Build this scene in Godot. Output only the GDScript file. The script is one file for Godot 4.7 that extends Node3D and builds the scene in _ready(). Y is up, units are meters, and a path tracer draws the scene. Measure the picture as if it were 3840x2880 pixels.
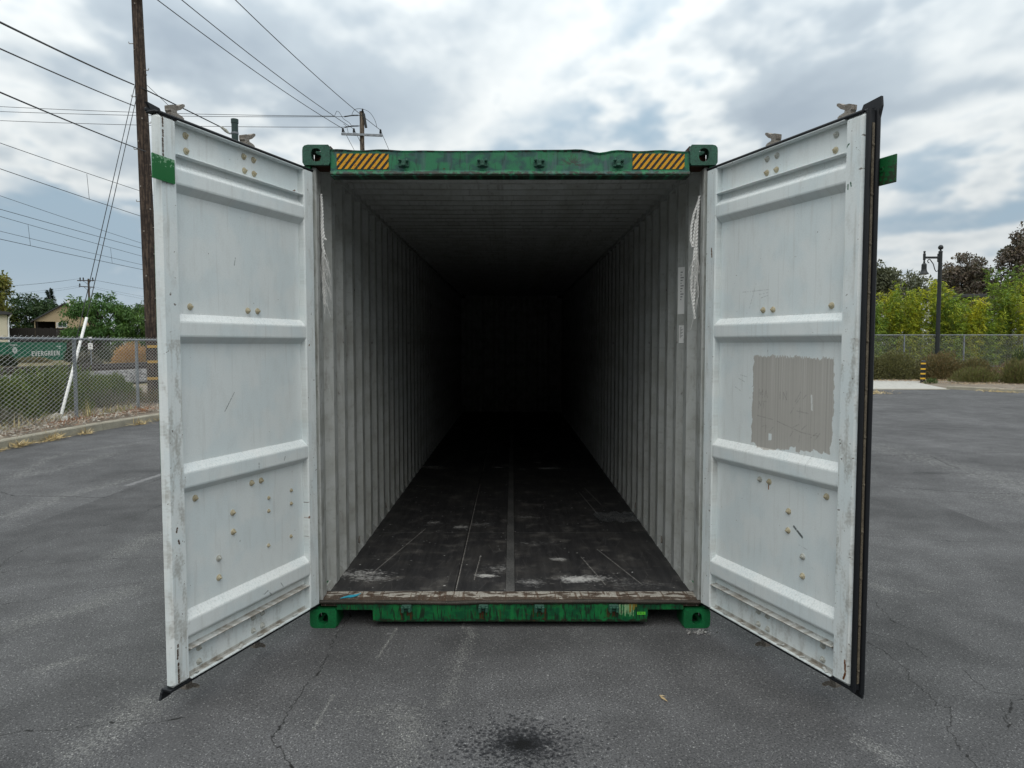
extends Node3D

# ---------------------------------------------------------------- mesh builder
class MB:
	var v := PackedVector3Array()
	var n := PackedVector3Array()
	var c := PackedColorArray()
	var t := PackedVector2Array()
	var t2 := PackedVector2Array()
	var i := PackedInt32Array()
	var col := Color(1, 1, 1)
	var mir := false
	func vert(p: Vector3, nn: Vector3, uv := Vector2.ZERO) -> void:
		v.append(p); n.append(nn); c.append(col); t.append(uv)
	func quad(a: Vector3, b: Vector3, cc: Vector3, d: Vector3) -> void:   # counter-clockwise seen from outside
		var nn := (cc - a).cross(d - b)
		if nn.length_squared() < 1e-16: return
		nn = nn.normalized()
		var k := v.size()
		vert(a, nn, Vector2(0, 1)); vert(b, nn, Vector2(1, 1)); vert(cc, nn, Vector2(1, 0)); vert(d, nn, Vector2(0, 0))
		i.append_array(PackedInt32Array([k, k + 2, k + 1, k, k + 3, k + 2]))
	func tri(a: Vector3, b: Vector3, cc: Vector3) -> void:
		var nn := (b - a).cross(cc - a).normalized()
		var k := v.size()
		vert(a, nn); vert(b, nn); vert(cc, nn)
		i.append_array(PackedInt32Array([k, k + 2, k + 1]))
	func oquad(a: Vector3, b: Vector3, cc: Vector3, d: Vector3, o: Vector3) -> void:   # turned away from o
		if (cc - a).cross(d - b).dot((a + b + cc + d) * 0.25 - o) < 0.0: quad(a, d, cc, b)
		else: quad(a, b, cc, d)
	func otri(a: Vector3, b: Vector3, cc: Vector3, o: Vector3) -> void:
		if (b - a).cross(cc - a).dot((a + b + cc) / 3.0 - o) < 0.0: tri(a, cc, b)
		else: tri(a, b, cc)
	func box(lo: Vector3, hi: Vector3, b := 0.0, x := Transform3D()) -> void:
		var o := (lo + hi) * 0.5
		var h := (hi - lo).abs() * 0.5
		b = minf(b, minf(h.x, minf(h.y, h.z)) * 0.9)
		var xo := x * o
		var P := func(s: Vector3, ax: int) -> Vector3:
			var q := h - Vector3(b, b, b)
			q[ax] = h[ax]
			return x * (o + s * q)
		for ax in 3:
			var u := (ax + 1) % 3
			var w := (ax + 2) % 3
			for sg in [-1.0, 1.0]:
				var ps := []
				for k in [[-1, -1], [1, -1], [1, 1], [-1, 1]]:
					var s := Vector3.ZERO
					s[ax] = sg; s[u] = k[0]; s[w] = k[1]
					ps.append(P.call(s, ax))
				oquad(ps[0], ps[1], ps[2], ps[3], xo)
		if b <= 0.0: return
		for ax in 3:
			var u := (ax + 1) % 3
			var w := (ax + 2) % 3
			for su in [-1.0, 1.0]:
				for sw in [-1.0, 1.0]:
					var s1 := Vector3.ZERO
					s1[ax] = -1.0; s1[u] = su; s1[w] = sw
					var s2 := s1
					s2[ax] = 1.0
					oquad(P.call(s1, u), P.call(s2, u), P.call(s2, w), P.call(s1, w), xo)
		for sx in [-1.0, 1.0]:
			for sy in [-1.0, 1.0]:
				for sz in [-1.0, 1.0]:
					var s := Vector3(sx, sy, sz)
					otri(P.call(s, 0), P.call(s, 1), P.call(s, 2), xo)
	func bar(a: Vector3, b: Vector3, w: float, d: float, bev := 0.0) -> void:   # a beam from a to b
		var z := (b - a).normalized()
		var up := Vector3.UP if absf(z.y) < 0.9 else Vector3.RIGHT
		var xx := up.cross(z).normalized()
		var yy := z.cross(xx)
		box(Vector3(-w / 2, -d / 2, 0), Vector3(w / 2, d / 2, (b - a).length()), bev, Transform3D(Basis(xx, yy, z), a))
	func tube(p: Array, r, sides := 8, caps := true) -> void:
		var m := p.size()
		var ref := Vector3.ZERO
		var k0 := v.size()
		for k in m:
			var d: Vector3 = (p[mini(k + 1, m - 1)] - p[maxi(k - 1, 0)]).normalized()
			if ref == Vector3.ZERO: ref = (Vector3.UP if absf(d.y) < 0.9 else Vector3.RIGHT)
			var a := d.cross(ref).normalized()
			ref = a.cross(d).normalized()
			var rr: float = r[k] if r is Array else r
			for s in sides + 1:
				var an := TAU * s / sides
				var nn := a * cos(an) + ref * sin(an)
				vert(p[k] + nn * rr, nn, Vector2(float(s) / sides, float(k) / (m - 1)))
		for k in m - 1:
			for s in sides:
				var q := k0 + k * (sides + 1) + s
				i.append_array(PackedInt32Array([q, q + 1, q + sides + 1, q + 1, q + sides + 2, q + sides + 1]))
		if caps:
			for e in [0, m - 1]:
				var d: Vector3 = (p[0] - p[1]).normalized() if e == 0 else (p[m - 1] - p[m - 2]).normalized()
				var k := v.size()
				for s in sides:
					vert(v[k0 + e * (sides + 1) + s], d)
				for s in range(1, sides - 1):
					if e == 0: i.append_array(PackedInt32Array([k, k + s + 1, k + s]))
					else: i.append_array(PackedInt32Array([k, k + s, k + s + 1]))
	func lathe(prof: Array, sides := 16, x := Transform3D(), smooth := false) -> void:   # prof of Vector2(radius, height) running upwards
		for k in prof.size() - 1:
			var a: Vector2 = prof[k]
			var b: Vector2 = prof[k + 1]
			var k0 := v.size()
			for e in [k, k + 1]:
				var g := b - a
				if smooth: g = prof[mini(e + 1, prof.size() - 1)] - prof[maxi(e - 1, 0)]
				var nn2 := Vector2(g.y, -g.x).normalized()
				var p: Vector2 = prof[e]
				for s in sides + 1:
					var an := TAU * s / sides
					vert(x * Vector3(p.x * cos(an), p.y, p.x * sin(an)), (x.basis * Vector3(nn2.x * cos(an), nn2.y, nn2.x * sin(an))).normalized(), Vector2(float(s) / sides, float(e) / prof.size()))
			for s in sides:
				var q := k0 + s
				i.append_array(PackedInt32Array([q, q + 1, q + sides + 1, q + 1, q + sides + 2, q + sides + 1]))
	func prism(poly: Array, depth: float, x := Transform3D(), bevel := 0.0) -> void:   # poly counter-clockwise in xy, thickness from 0 to depth along z
		var pp := PackedVector2Array(poly)
		var idx := Geometry2D.triangulate_polygon(pp)
		var area := 0.0
		for k in pp.size(): area += pp[k].cross(pp[(k + 1) % pp.size()])
		var flip := area < 0.0
		for side in 2:
			var z := 0.0 if side == 0 else depth
			for k in range(0, idx.size(), 3):
				var q := [Vector3(pp[idx[k]].x, pp[idx[k]].y, z), Vector3(pp[idx[k + 1]].x, pp[idx[k + 1]].y, z), Vector3(pp[idx[k + 2]].x, pp[idx[k + 2]].y, z)]
				var nz: float = (q[1] - q[0]).cross(q[2] - q[0]).z
				if (nz > 0.0) == ((side == 1) == (depth > 0.0)): tri(x * q[0], x * q[1], x * q[2])
				else: tri(x * q[0], x * q[2], x * q[1])
		for k in pp.size():
			var a := pp[k]
			var b := pp[(k + 1) % pp.size()]
			if flip != (depth < 0.0):
				var s := a
				a = b
				b = s
			quad(x * Vector3(a.x, a.y, 0), x * Vector3(b.x, b.y, 0), x * Vector3(b.x, b.y, depth), x * Vector3(a.x, a.y, depth))
	func ring_plate(hw: float, hh: float, rx: float, ry: float, th: float, x: Transform3D, round_corner := Vector2.ZERO) -> void:
		# a plate in xy, thickness 0..-th along z, with an oval hole; round_corner = signs of the corner that is rounded
		var m := 32
		var outer := []
		var inner := []
		for k in m:
			var an := TAU * (k + 0.5) / m
			var d := Vector2(cos(an), sin(an))
			var sc := minf(hw / maxf(absf(d.x), 1e-6), hh / maxf(absf(d.y), 1e-6))
			var o := d * sc
			if round_corner != Vector2.ZERO:
				var rr := 0.028
				var cc := Vector2(round_corner.x * (hw - rr), round_corner.y * (hh - rr))
				var q := o - cc
				if q.x * round_corner.x > 0 and q.y * round_corner.y > 0: o = cc + q.normalized() * rr
			outer.append(o)
			var e := pow(pow(absf(d.x) / rx, 2.6) + pow(absf(d.y) / ry, 2.6), -1.0 / 2.6)
			inner.append(d * e)
		for k in m:
			var k2 := (k + 1) % m
			var F := func(p: Vector2, z: float) -> Vector3: return x * Vector3(p.x, p.y, z)
			quad(F.call(inner[k], 0.0), F.call(outer[k], 0.0), F.call(outer[k2], 0.0), F.call(inner[k2], 0.0))
			quad(F.call(inner[k2], -th), F.call(outer[k2], -th), F.call(outer[k], -th), F.call(inner[k], -th))
			quad(F.call(outer[k], 0.0), F.call(outer[k], -th), F.call(outer[k2], -th), F.call(outer[k2], 0.0))
			quad(F.call(inner[k2], 0.0), F.call(inner[k2], -th), F.call(inner[k], -th), F.call(inner[k], 0.0))
	func leaf(p: Vector3, d: Vector3, s: Vector3, l: float, w: float, cl: Color) -> void:
		# a folded leaf blade from p along d, s across
		var nn := d.cross(s).normalized()
		var k := v.size()
		var mid := p + d * l * 0.42 - nn * l * 0.05
		v.append(p); v.append(mid + s * w * 0.5); v.append(p + d * l - nn * l * 0.1); v.append(mid - s * w * 0.5)
		for q in 4:
			n.append(nn); c.append(cl); t.append(Vector2.ZERO)
		i.append_array(PackedInt32Array([k, k + 1, k + 2, k, k + 2, k + 3]))
	func mesh(f = null) -> ArrayMesh:
		var a := []
		a.resize(Mesh.ARRAY_MAX)
		if f != null:
			for k in v.size(): t[k] = f.call(v[k])
		if mir:
			for k in v.size():
				v[k].x = -v[k].x
				n[k].x = -n[k].x
			for k in range(0, i.size(), 3):
				var s := i[k]
				i[k] = i[k + 1]
				i[k + 1] = s
		a[Mesh.ARRAY_VERTEX] = v; a[Mesh.ARRAY_NORMAL] = n; a[Mesh.ARRAY_COLOR] = c; a[Mesh.ARRAY_TEX_UV] = t; a[Mesh.ARRAY_INDEX] = i
		if t2.size() == v.size(): a[Mesh.ARRAY_TEX_UV2] = t2
		var m := ArrayMesh.new()
		m.add_surface_from_arrays(Mesh.PRIMITIVE_TRIANGLES, a)
		return m

# ---------------------------------------------------------------- scene helpers
var taken := {}
func numbered(called: String) -> String:
	taken[called] = taken.get(called, -1) + 1
	return called if taken[called] == 0 else "%s_%03d" % [called, taken[called]]

func tag(o: Node, label: String, category: String, group := "") -> Node:
	o.set_meta("label", label)
	o.set_meta("category", category)
	if group: o.set_meta("group", group)
	return o

func kind(o: Node, k: String) -> Node:
	o.set_meta("kind", k)
	return o

func obj(called: String, m, mat: Material, parent: Node = self, uvf = null) -> MeshInstance3D:
	var o := MeshInstance3D.new()
	o.name = numbered(called) if parent == self else called
	o.mesh = m.mesh(uvf) if m is MB else m
	o.material_override = mat
	parent.add_child(o, true)
	return o

func thing(called: String, label: String, category: String, at := Vector3.ZERO, turn := 0.0, group := "") -> Node3D:
	var o := Node3D.new()
	o.name = numbered(called)
	add_child(o)
	o.position = at
	o.rotation.y = turn
	tag(o, label, category, group)
	return o

func part(called: String, parent: Node, at := Vector3.ZERO) -> Node3D:
	var o := Node3D.new()
	o.name = called
	parent.add_child(o, true)
	o.position = at
	return o

# ---------------------------------------------------------------- texture helpers
func nz(seed_: int, freq: float, w: int, h: int, oct := 4, type := FastNoiseLite.TYPE_SIMPLEX_SMOOTH, seamless := false, sx := 1, sy := 1) -> PackedByteArray:
	var f := FastNoiseLite.new()
	f.seed = seed_
	f.noise_type = type
	f.frequency = freq
	f.fractal_octaves = oct
	if oct <= 1: f.fractal_type = FastNoiseLite.FRACTAL_NONE
	var im: Image = f.get_seamless_image(w / sx, h / sy) if seamless else f.get_image(w / sx, h / sy)
	if sx > 1 or sy > 1: im.resize(w, h, Image.INTERPOLATE_CUBIC)
	if im.get_format() != Image.FORMAT_L8: im.convert(Image.FORMAT_L8)
	return im.get_data()

func tex(im: Image) -> ImageTexture:
	return ImageTexture.create_from_image(im)

func lin(r: float, g: float, b: float) -> Color:   # linear base colour -> albedo_color
	return Color(r, g, b).linear_to_srgb()

func mat(called: String, c: Color, rough := 0.8, metal := 0.0) -> StandardMaterial3D:
	var m := StandardMaterial3D.new()
	m.resource_name = called
	m.albedo_color = c
	m.roughness = rough
	m.metallic = metal
	m.metallic_specular = 0.4
	return m

func tri(m: StandardMaterial3D, scale: float, world := true) -> StandardMaterial3D:
	m.uv1_triplanar = true
	m.uv1_world_triplanar = world
	m.uv1_scale = Vector3(scale, scale, scale)
	return m

# 0..1 step between a and b
func ss(a: float, b: float, x: float) -> float:
	x = clampf((x - a) / (b - a), 0.0, 1.0)
	return x * x * (3.0 - 2.0 * x)

# a seamless weathered surface: lo..hi tones (sRGB), fine grain, blotches, specks of another colour
func mottled(w: int, seed_: int, lo: Color, hi: Color, fine: float, speck := Color(0, 0, 0), speck_at := 2.0, f1 := 0.006, f2 := 0.09) -> ImageTexture:
	var a := nz(seed_, f1, w, w, 4, FastNoiseLite.TYPE_SIMPLEX_SMOOTH, true)
	var b := nz(seed_ + 1, f2, w, w, 3, FastNoiseLite.TYPE_SIMPLEX_SMOOTH, true)
	var s := nz(seed_ + 2, f2 * 1.6, w, w, 2, FastNoiseLite.TYPE_SIMPLEX_SMOOTH, true)
	var out := PackedByteArray()
	out.resize(w * w * 3)
	for k in w * w:
		var x := clampf(a[k] / 255.0 * (1.0 - fine) + b[k] / 255.0 * fine, 0.0, 1.0)
		var cl := lo.lerp(hi, ss(0.2, 0.8, x))
		if s[k] / 255.0 > speck_at: cl = cl.lerp(speck, 0.75)
		out[k * 3] = int(cl.r * 255.0); out[k * 3 + 1] = int(cl.g * 255.0); out[k * 3 + 2] = int(cl.b * 255.0)
	return tex(Image.create_from_data(w, w, false, Image.FORMAT_RGB8, out))

func grey_noise(w: int, seed_: int, freq: float, oct := 4) -> ImageTexture:
	return tex(Image.create_from_data(w, w, false, Image.FORMAT_L8, nz(seed_, freq, w, w, oct, FastNoiseLite.TYPE_SIMPLEX_SMOOTH, true)))

func line_px(im: Image, a: Vector2, b: Vector2, r: float, c: Color, rng: RandomNumberGenerator, rough := 0.0) -> void:
	var nst := int(maxf(1.0, a.distance_to(b)))
	for k in nst + 1:
		var p := a.lerp(b, float(k) / nst)
		if rough > 0.0 and rng.randf() < rough: continue
		var rr := int(ceil(r))
		for dy in range(-rr, rr + 1):
			for dx in range(-rr, rr + 1):
				if Vector2(dx, dy).length() > r: continue
				var q := Vector2i(int(p.x) + dx, int(p.y) + dy)
				if q.x < 0 or q.y < 0 or q.x >= im.get_width() or q.y >= im.get_height(): continue
				var o := im.get_pixelv(q)
				var cl := o.lerp(c, c.a)
				cl.a = 1.0
				im.set_pixelv(q, cl)

# ---------------------------------------------------------------- camera, sky, sun
func make_sky() -> Texture2D:
	var w := 2048
	var h := 1024
	var im := Image.create(w, h, false, Image.FORMAT_RGBF)
	im.fill(Color(0.2, 0.2, 0.2))
	var f1 := FastNoiseLite.new()
	f1.seed = 11; f1.noise_type = FastNoiseLite.TYPE_SIMPLEX_SMOOTH; f1.frequency = 0.62; f1.fractal_octaves = 6; f1.fractal_gain = 0.5
	var f2 := FastNoiseLite.new()
	f2.seed = 37; f2.noise_type = FastNoiseLite.TYPE_SIMPLEX_SMOOTH; f2.frequency = 2.0; f2.fractal_octaves = 5; f2.fractal_gain = 0.58
	# banks of cloud seen in the photograph: azimuth, elevation, half widths (degrees), how much thicker
	var banks := [[-19.0, 20.0, 9.0, 4.0, 0.34], [-10.0, 16.5, 5.0, 3.0, 0.2], [-21.0, 15.5, 6.0, 2.5, -0.1], [-34.0, 6.5, 11.0, 6.0, -0.8], [-31.0, 12.5, 5.0, 2.5, 0.16], [8.0, 14.0, 9.0, 4.5, -0.1],
		[31.0, 22.5, 7.0, 2.5, 0.22], [20.0, 18.0, 7.0, 1.4, 0.2], [30.0, 16.0, 8.0, 1.0, 0.2], [14.0, 20.5, 6.0, 1.6, -0.12], [31.0, 9.0, 9.0, 1.5, -0.5], [27.0, 17.5, 10.0, 2.2, 0.12], [31.0, 12.0, 6.0, 1.2, -0.34], [5.0, 19.0, 8.0, 4.0, -0.12], [16.0, 9.5, 8.0, 2.0, 0.14], [-30.0, 24.0, 4.0, 2.5, -0.02], [27.0, 13.2, 7.0, 1.6, 0.14]]
	var stops := [[0.0, Color(0.36, 0.49, 0.60)], [0.16, Color(0.46, 0.57, 0.66)], [0.38, Color(0.84, 0.88, 0.885)], [0.50, Color(0.71, 0.765, 0.79)], [0.66, Color(0.49, 0.565, 0.625)], [1.0, Color(0.37, 0.44, 0.51)]]
	for y in h / 2:
		var el := PI * (0.5 - (y + 0.5) / h)
		var se := sin(el)
		var ce := cos(el)
		for x in w:
			var az := TAU * (x + 0.5) / w
			if az > PI: az -= TAU   # column 0 looks along -z
			var k := 1.0 / (se + 0.13)
			var px := sin(az) * ce * k
			var pz := cos(az) * ce * k
			var b := f2.get_noise_2d(px * 1.0, pz * 0.8)
			var a := f1.get_noise_2d(px + b * 0.22, pz * 0.8 + 5.0)
			var d := 0.47 + a * 0.34 + b * 0.38
			var azd := rad_to_deg(az)
			var eld := rad_to_deg(el)
			if absf(azd) < 60.0 and eld < 45.0:
				for q in banks:
					var g: float = ((azd - q[0] + b * 5.0) / q[2]) ** 2 + ((eld - q[1] + a * 3.0) / q[3]) ** 2
					if g < 6.0: d += q[4] * exp(-g)
			d = clampf(d, 0.0, 1.0)
			var j := 0
			while j < stops.size() - 2 and d > stops[j + 1][0]: j += 1
			var cl: Color = stops[j][1].lerp(stops[j + 1][1], clampf((d - stops[j][0]) / (stops[j + 1][0] - stops[j][0]), 0.0, 1.0))
			# low air is paler; an overcast sky grows brighter towards the zenith
			cl = cl.lerp(Color(0.74, 0.79, 0.81), 0.85 * exp(-eld / 3.2))
			var up := maxf(0.86, (1.0 + 2.0 * se) / 1.5)
			im.set_pixel(x, y, Color(cl.r * up, cl.g * up, cl.b * up))
	return tex(im)

func camera_and_light() -> void:
	var cam := Camera3D.new()
	cam.name = "camera"
	cam.fov = 57.1
	cam.near = 0.05
	cam.far = 2000.0
	cam.position = Vector3(0.0117, 1.7286, 4.209)
	cam.rotation_degrees = Vector3(-3.24, 0.0, 0.0)
	cam.current = true
	add_child(cam)
	var sky := Sky.new()
	var pm := PanoramaSkyMaterial.new()
	pm.panorama = make_sky()
	sky.sky_material = pm
	var env := Environment.new()
	env.background_mode = Environment.BG_SKY
	env.sky = sky
	env.ambient_light_source = Environment.AMBIENT_SOURCE_SKY
	env.tonemap_mode = Environment.TONE_MAPPER_LINEAR
	env.tonemap_exposure = 1.04
	env.sdfgi_enabled = true
	env.ssao_enabled = true
	env.ssil_enabled = true
	var we := WorldEnvironment.new()
	we.name = "environment"
	we.environment = env
	add_child(we)
	var sun := DirectionalLight3D.new()
	sun.name = "sun"
	sun.light_energy = 0.5
	sun.light_color = Color(1.0, 0.97, 0.93)
	sun.light_angular_distance = 60.0
	sun.shadow_enabled = true
	add_child(sun)
	sun.look_at_from_position(Vector3(0.6, 10.0, 7.0), Vector3.ZERO)

# ---------------------------------------------------------------- materials
var M := {}

func to_img(w: int, h: int, f: Callable) -> Image:
	var out := PackedByteArray()
	out.resize(w * h * 3)
	for k in w * h:
		var cl: Color = f.call(k)
		out[k * 3] = int(clampf(cl.r, 0, 1) * 255.0); out[k * 3 + 1] = int(clampf(cl.g, 0, 1) * 255.0); out[k * 3 + 2] = int(clampf(cl.b, 0, 1) * 255.0)
	return Image.create_from_data(w, h, false, Image.FORMAT_RGB8, out)

# inside face of a door leaf, laid out over its 1.135 x 2.59 m; row 0 is the top
func door_image(right: bool) -> Image:
	var w := 560
	var h := 1280
	var sd := 100 if right else 60
	var blot := nz(sd, 0.006, w, h, 4)
	var fine := nz(sd + 1, 0.22, w, h, 3)
	var streak := nz(sd + 2, 0.06, w, h, 4, FastNoiseLite.TYPE_SIMPLEX_SMOOTH, false, 1, 20)
	var grime := nz(sd + 3, 0.03, w, h, 6, FastNoiseLite.TYPE_SIMPLEX_SMOOTH, false, 1, 3)
	var spot := nz(sd + 8, 0.11, w, h, 5)
	var scuff := nz(sd + 4, 0.16, w, h, 4)
	var chip := nz(sd + 5, 0.05, w, h, 4)
	var paint := Color(0.85, 0.872, 0.870)
	var slopes := [[1.682, 1.722], [0.981, 1.02], [0.285, 0.322], [2.371, 2.41], [0.13, 0.152]]
	var im := to_img(w, h, func(k: int) -> Color:
		var u := float(k % w) / w * 1.135
		var v := (1.0 - float(k / w) / h) * 2.59
		var cl := paint
		var bl := blot[k] / 255.0
		cl = cl.lerp(Color(0.80, 0.845, 0.855), ss(0.35, 0.75, bl) * 0.5)
		var f := fine[k] / 255.0 - 0.5
		cl = Color(cl.r + f * 0.035, cl.g + f * 0.035, cl.b + f * 0.035)
		var st := streak[k] / 255.0
		cl = cl.lerp(Color(0.70, 0.705, 0.69), ss(0.66, 0.92, st) * 0.2)
		var g := grime[k] / 255.0
		var stile := u > 1.022 or u < 0.092
		var amount := 0.07
		if stile and u > 1.0: amount = 0.62 if v < 1.6 else 0.2
		elif stile: amount = 0.22
		elif v < 0.15: amount = 0.35
		cl = cl.lerp(Color(0.58, 0.575, 0.55), ss(0.45, 0.85, g * 0.7 + spot[k] / 255.0 * 0.3) * amount)
		if stile and st > 0.62: cl = cl.lerp(Color(0.62, 0.61, 0.58), (st - 0.62) * 0.8)
		for s in slopes:
			if not stile and v > s[0] - 0.002 and v < s[1] + 0.004:
				var q := scuff[k] / 255.0
				cl = cl.lerp(Color(0.91, 0.915, 0.91), ss(0.4, 0.6, q) * 0.5)
				cl = cl.lerp(Color(0.68, 0.665, 0.64), ss(0.62, 0.9, 1.0 - q) * 0.35)
		if v < 0.022 and not stile: cl = cl.lerp(Color(0.45, 0.40, 0.34), 0.30 + 0.35 * ss(0.3, 0.8, g))
		if v > 0.12 and v < 0.155 and not stile: cl = cl.lerp(Color(0.42, 0.37, 0.31), 0.22 + 0.30 * ss(0.3, 0.8, g))
		var ch := chip[k] / 255.0
		if ch > (0.87 if stile else 0.94): cl = cl.lerp(Color(0.3, 0.27, 0.24), 0.75)
		return cl)
	var rng := RandomNumberGenerator.new()
	rng.seed = sd
	var P := func(u: float, v: float) -> Vector2: return Vector2(u / 1.135 * w, (1.0 - v / 2.59) * h)
	if right:
		# a square of warm grey paint rolled over old writing, with runs down from its upper edge
		var edge := nz(501, 0.03, w, h, 4)
		var run := nz(502, 0.22, w, 4, 2)
		var old := nz(503, 0.05, w, h, 4)
		for y in range(int(h * (1.0 - 1.54 / 2.59)), int(h * (1.0 - 1.0 / 2.59))):
			for x in range(int(0.36 / 1.135 * w), int(0.98 / 1.135 * w)):
				var u := float(x) / w * 1.135
				var v := (1.0 - float(y) / h) * 2.59
				var e := edge[y * w + x] / 255.0 - 0.5
				var lo := 1.045 + 0.03 * sin(u * 9.0) + e * 0.035 - (0.025 if u > 0.72 else 0.0)
				var hi := 1.512 - 0.012 * (u - 0.4) + e * 0.02
				var le := 0.392 + e * 0.02 + (1.5 - v) * -0.012
				var ri := 0.94 + e * 0.02 + 0.02 * sin((v - 1.0) * 5.0)
				var r := run[x] / 255.0
				hi += (r - 0.5) * 0.02
				if u < le or u > ri or v < lo or v > hi: continue
				if u > 0.52 and u < 0.545 and v < 1.10 and v > 1.065 - e * 0.03: continue
				var cl := Color(0.68, 0.668, 0.645)
				var o := old[y * w + x] / 255.0
				cl = cl.lerp(Color(0.70, 0.69, 0.665), o * 0.5)
				cl = cl.lerp(Color(0.77, 0.765, 0.745), ss(0.6, 0.85, r) * clampf((v - 1.12) / 0.4, 0.15, 1.0) * 0.75)
				cl = cl.lerp(Color(0.60, 0.585, 0.56), ss(0.62, 0.85, 1.0 - r) * 0.45)
				im.set_pixel(x, y, cl)
		# what still shows of the writing under it
		var ink := Color(0.50, 0.49, 0.48, 0.26)
		for s in [[0.44, 1.285, 0.44, 1.33], [0.44, 1.33, 0.455, 1.30], [0.455, 1.30, 0.47, 1.33], [0.47, 1.33, 0.47, 1.285], [0.485, 1.285, 0.495, 1.33], [0.495, 1.33, 0.508, 1.285], [0.60, 1.285, 0.60, 1.325], [0.625, 1.285, 0.625, 1.325], [0.625, 1.325, 0.65, 1.285], [0.65, 1.285, 0.65, 1.33], [0.71, 1.28, 0.75, 1.335], [0.72, 1.275, 0.745, 1.305], [0.765, 1.30, 0.785, 1.32],
			[0.44, 1.225, 0.44, 1.265], [0.44, 1.265, 0.455, 1.24], [0.455, 1.24, 0.468, 1.265], [0.48, 1.23, 0.48, 1.265], [0.48, 1.265, 0.5, 1.265], [0.68, 1.22, 0.70, 1.25], [0.72, 1.235, 0.80, 1.23], [0.745, 1.26, 0.745, 1.20], [0.43, 1.185, 0.55, 1.175], [0.58, 1.17, 0.76, 1.13], [0.76, 1.13, 0.87, 1.125], [0.70, 1.15, 0.74, 1.17], [0.76, 1.145, 0.79, 1.17], [0.47, 1.13, 0.5, 1.14], [0.5, 1.14, 0.5, 1.10], [0.53, 1.11, 0.56, 1.14], [0.68, 1.10, 0.70, 1.13], [0.74, 1.08, 0.75, 1.12], [0.82, 1.11, 0.86, 1.14], [0.85, 1.105, 0.88, 1.14]]:
			line_px(im, P.call(s[0], s[1]), P.call(s[2], s[3]), 1.0, ink, rng, 0.3)
		line_px(im, P.call(0.72, 0.645), P.call(0.78, 0.605), 3.0, Color(0.36, 0.38, 0.38, 0.55), rng, 0.25)
		line_px(im, P.call(0.83, 1.02), P.call(0.83, 0.94), 0.8, Color(0.5, 0.53, 0.53, 0.6), rng)
		line_px(im, P.call(0.82, 1.32), P.call(0.825, 1.25), 2.6, Color(0.82, 0.83, 0.82, 0.7), rng, 0.3)
		for s in [[0.27, 1.38, 0.33, 1.36], [0.28, 1.40, 0.35, 1.39], [0.24, 1.33, 0.29, 1.31], [0.50, 1.545, 0.505, 1.52], [0.40, 1.90, 0.35, 1.77], [0.29, 1.86, 0.50, 1.86], [0.42, 1.84, 0.5, 1.845], [0.44, 1.82, 0.5, 1.83], [0.76, 0.56, 0.82, 0.55], [0.06, 2.06, 0.06, 1.98], [0.85, 0.47, 0.87, 0.46]]:
			line_px(im, P.call(s[0], s[1]), P.call(s[2], s[3]), 1.2, Color(0.5, 0.52, 0.52, 0.22), rng, 0.5)
		line_px(im, P.call(0.055, 2.13), P.call(0.06, 2.08), 2.2, Color(0.27, 0.15, 0.07, 0.6), rng, 0.4)
		for s in [[1.026, 0.14, 1.03, 0.03], [1.105, 0.12, 1.11, 0.06], [1.11, 0.06, 1.10, 0.03]]:
			line_px(im, P.call(s[0], s[1]), P.call(s[2], s[3]), 2.4, Color(0.36, 0.19, 0.06, 0.7), rng, 0.3)
		line_px(im, P.call(0.53, 0.83), P.call(0.53, 0.80), 1.6, Color(0.5, 0.28, 0.1, 0.6), rng)
		for s in [[1.05, 2.29, 1.05, 2.27], [1.065, 2.295, 1.07, 2.28], [1.03, 2.45, 1.05, 2.47]]:
			line_px(im, P.call(s[0], s[1]), P.call(s[2], s[3]), 1.8, Color(0.1, 0.25, 0.17, 0.7), rng, 0.2)
	else:
		for s in [[0.42, 0.19, 0.47, 0.24], [0.47, 0.24, 0.5, 0.23], [0.34, 0.22, 0.36, 0.25], [0.62, 2.02, 0.63, 1.98], [0.65, 1.33, 0.72, 1.24], [0.3, 0.95, 0.31, 0.93], [0.52, 0.95, 0.52, 0.92]]:
			line_px(im, P.call(s[0], s[1]), P.call(s[2], s[3]), 1.4, Color(0.38, 0.4, 0.4, 0.45), rng, 0.35)
		for s in [[1.105, 2.59, 1.108, 2.40], [1.10, 0.2, 1.103, 0.13], [1.10, 0.11, 1.10, 0.02], [1.085, 0.74, 1.09, 0.72], [1.075, 0.66, 1.08, 0.68]]:
			line_px(im, P.call(s[0], s[1]), P.call(s[2], s[3]), 2.0, Color(0.2, 0.12, 0.07, 0.7), rng, 0.35)
		for s in [[0.06, 1.58, 0.065, 1.57], [0.085, 0.56, 0.09, 0.55], [0.12, 2.46, 0.14, 2.45], [1.03, 2.58, 1.03, 2.55]]:
			line_px(im, P.call(s[0], s[1]), P.call(s[2], s[3]), 2.0, Color(0.30, 0.16, 0.08, 0.6), rng, 0.4)
	return im

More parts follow.
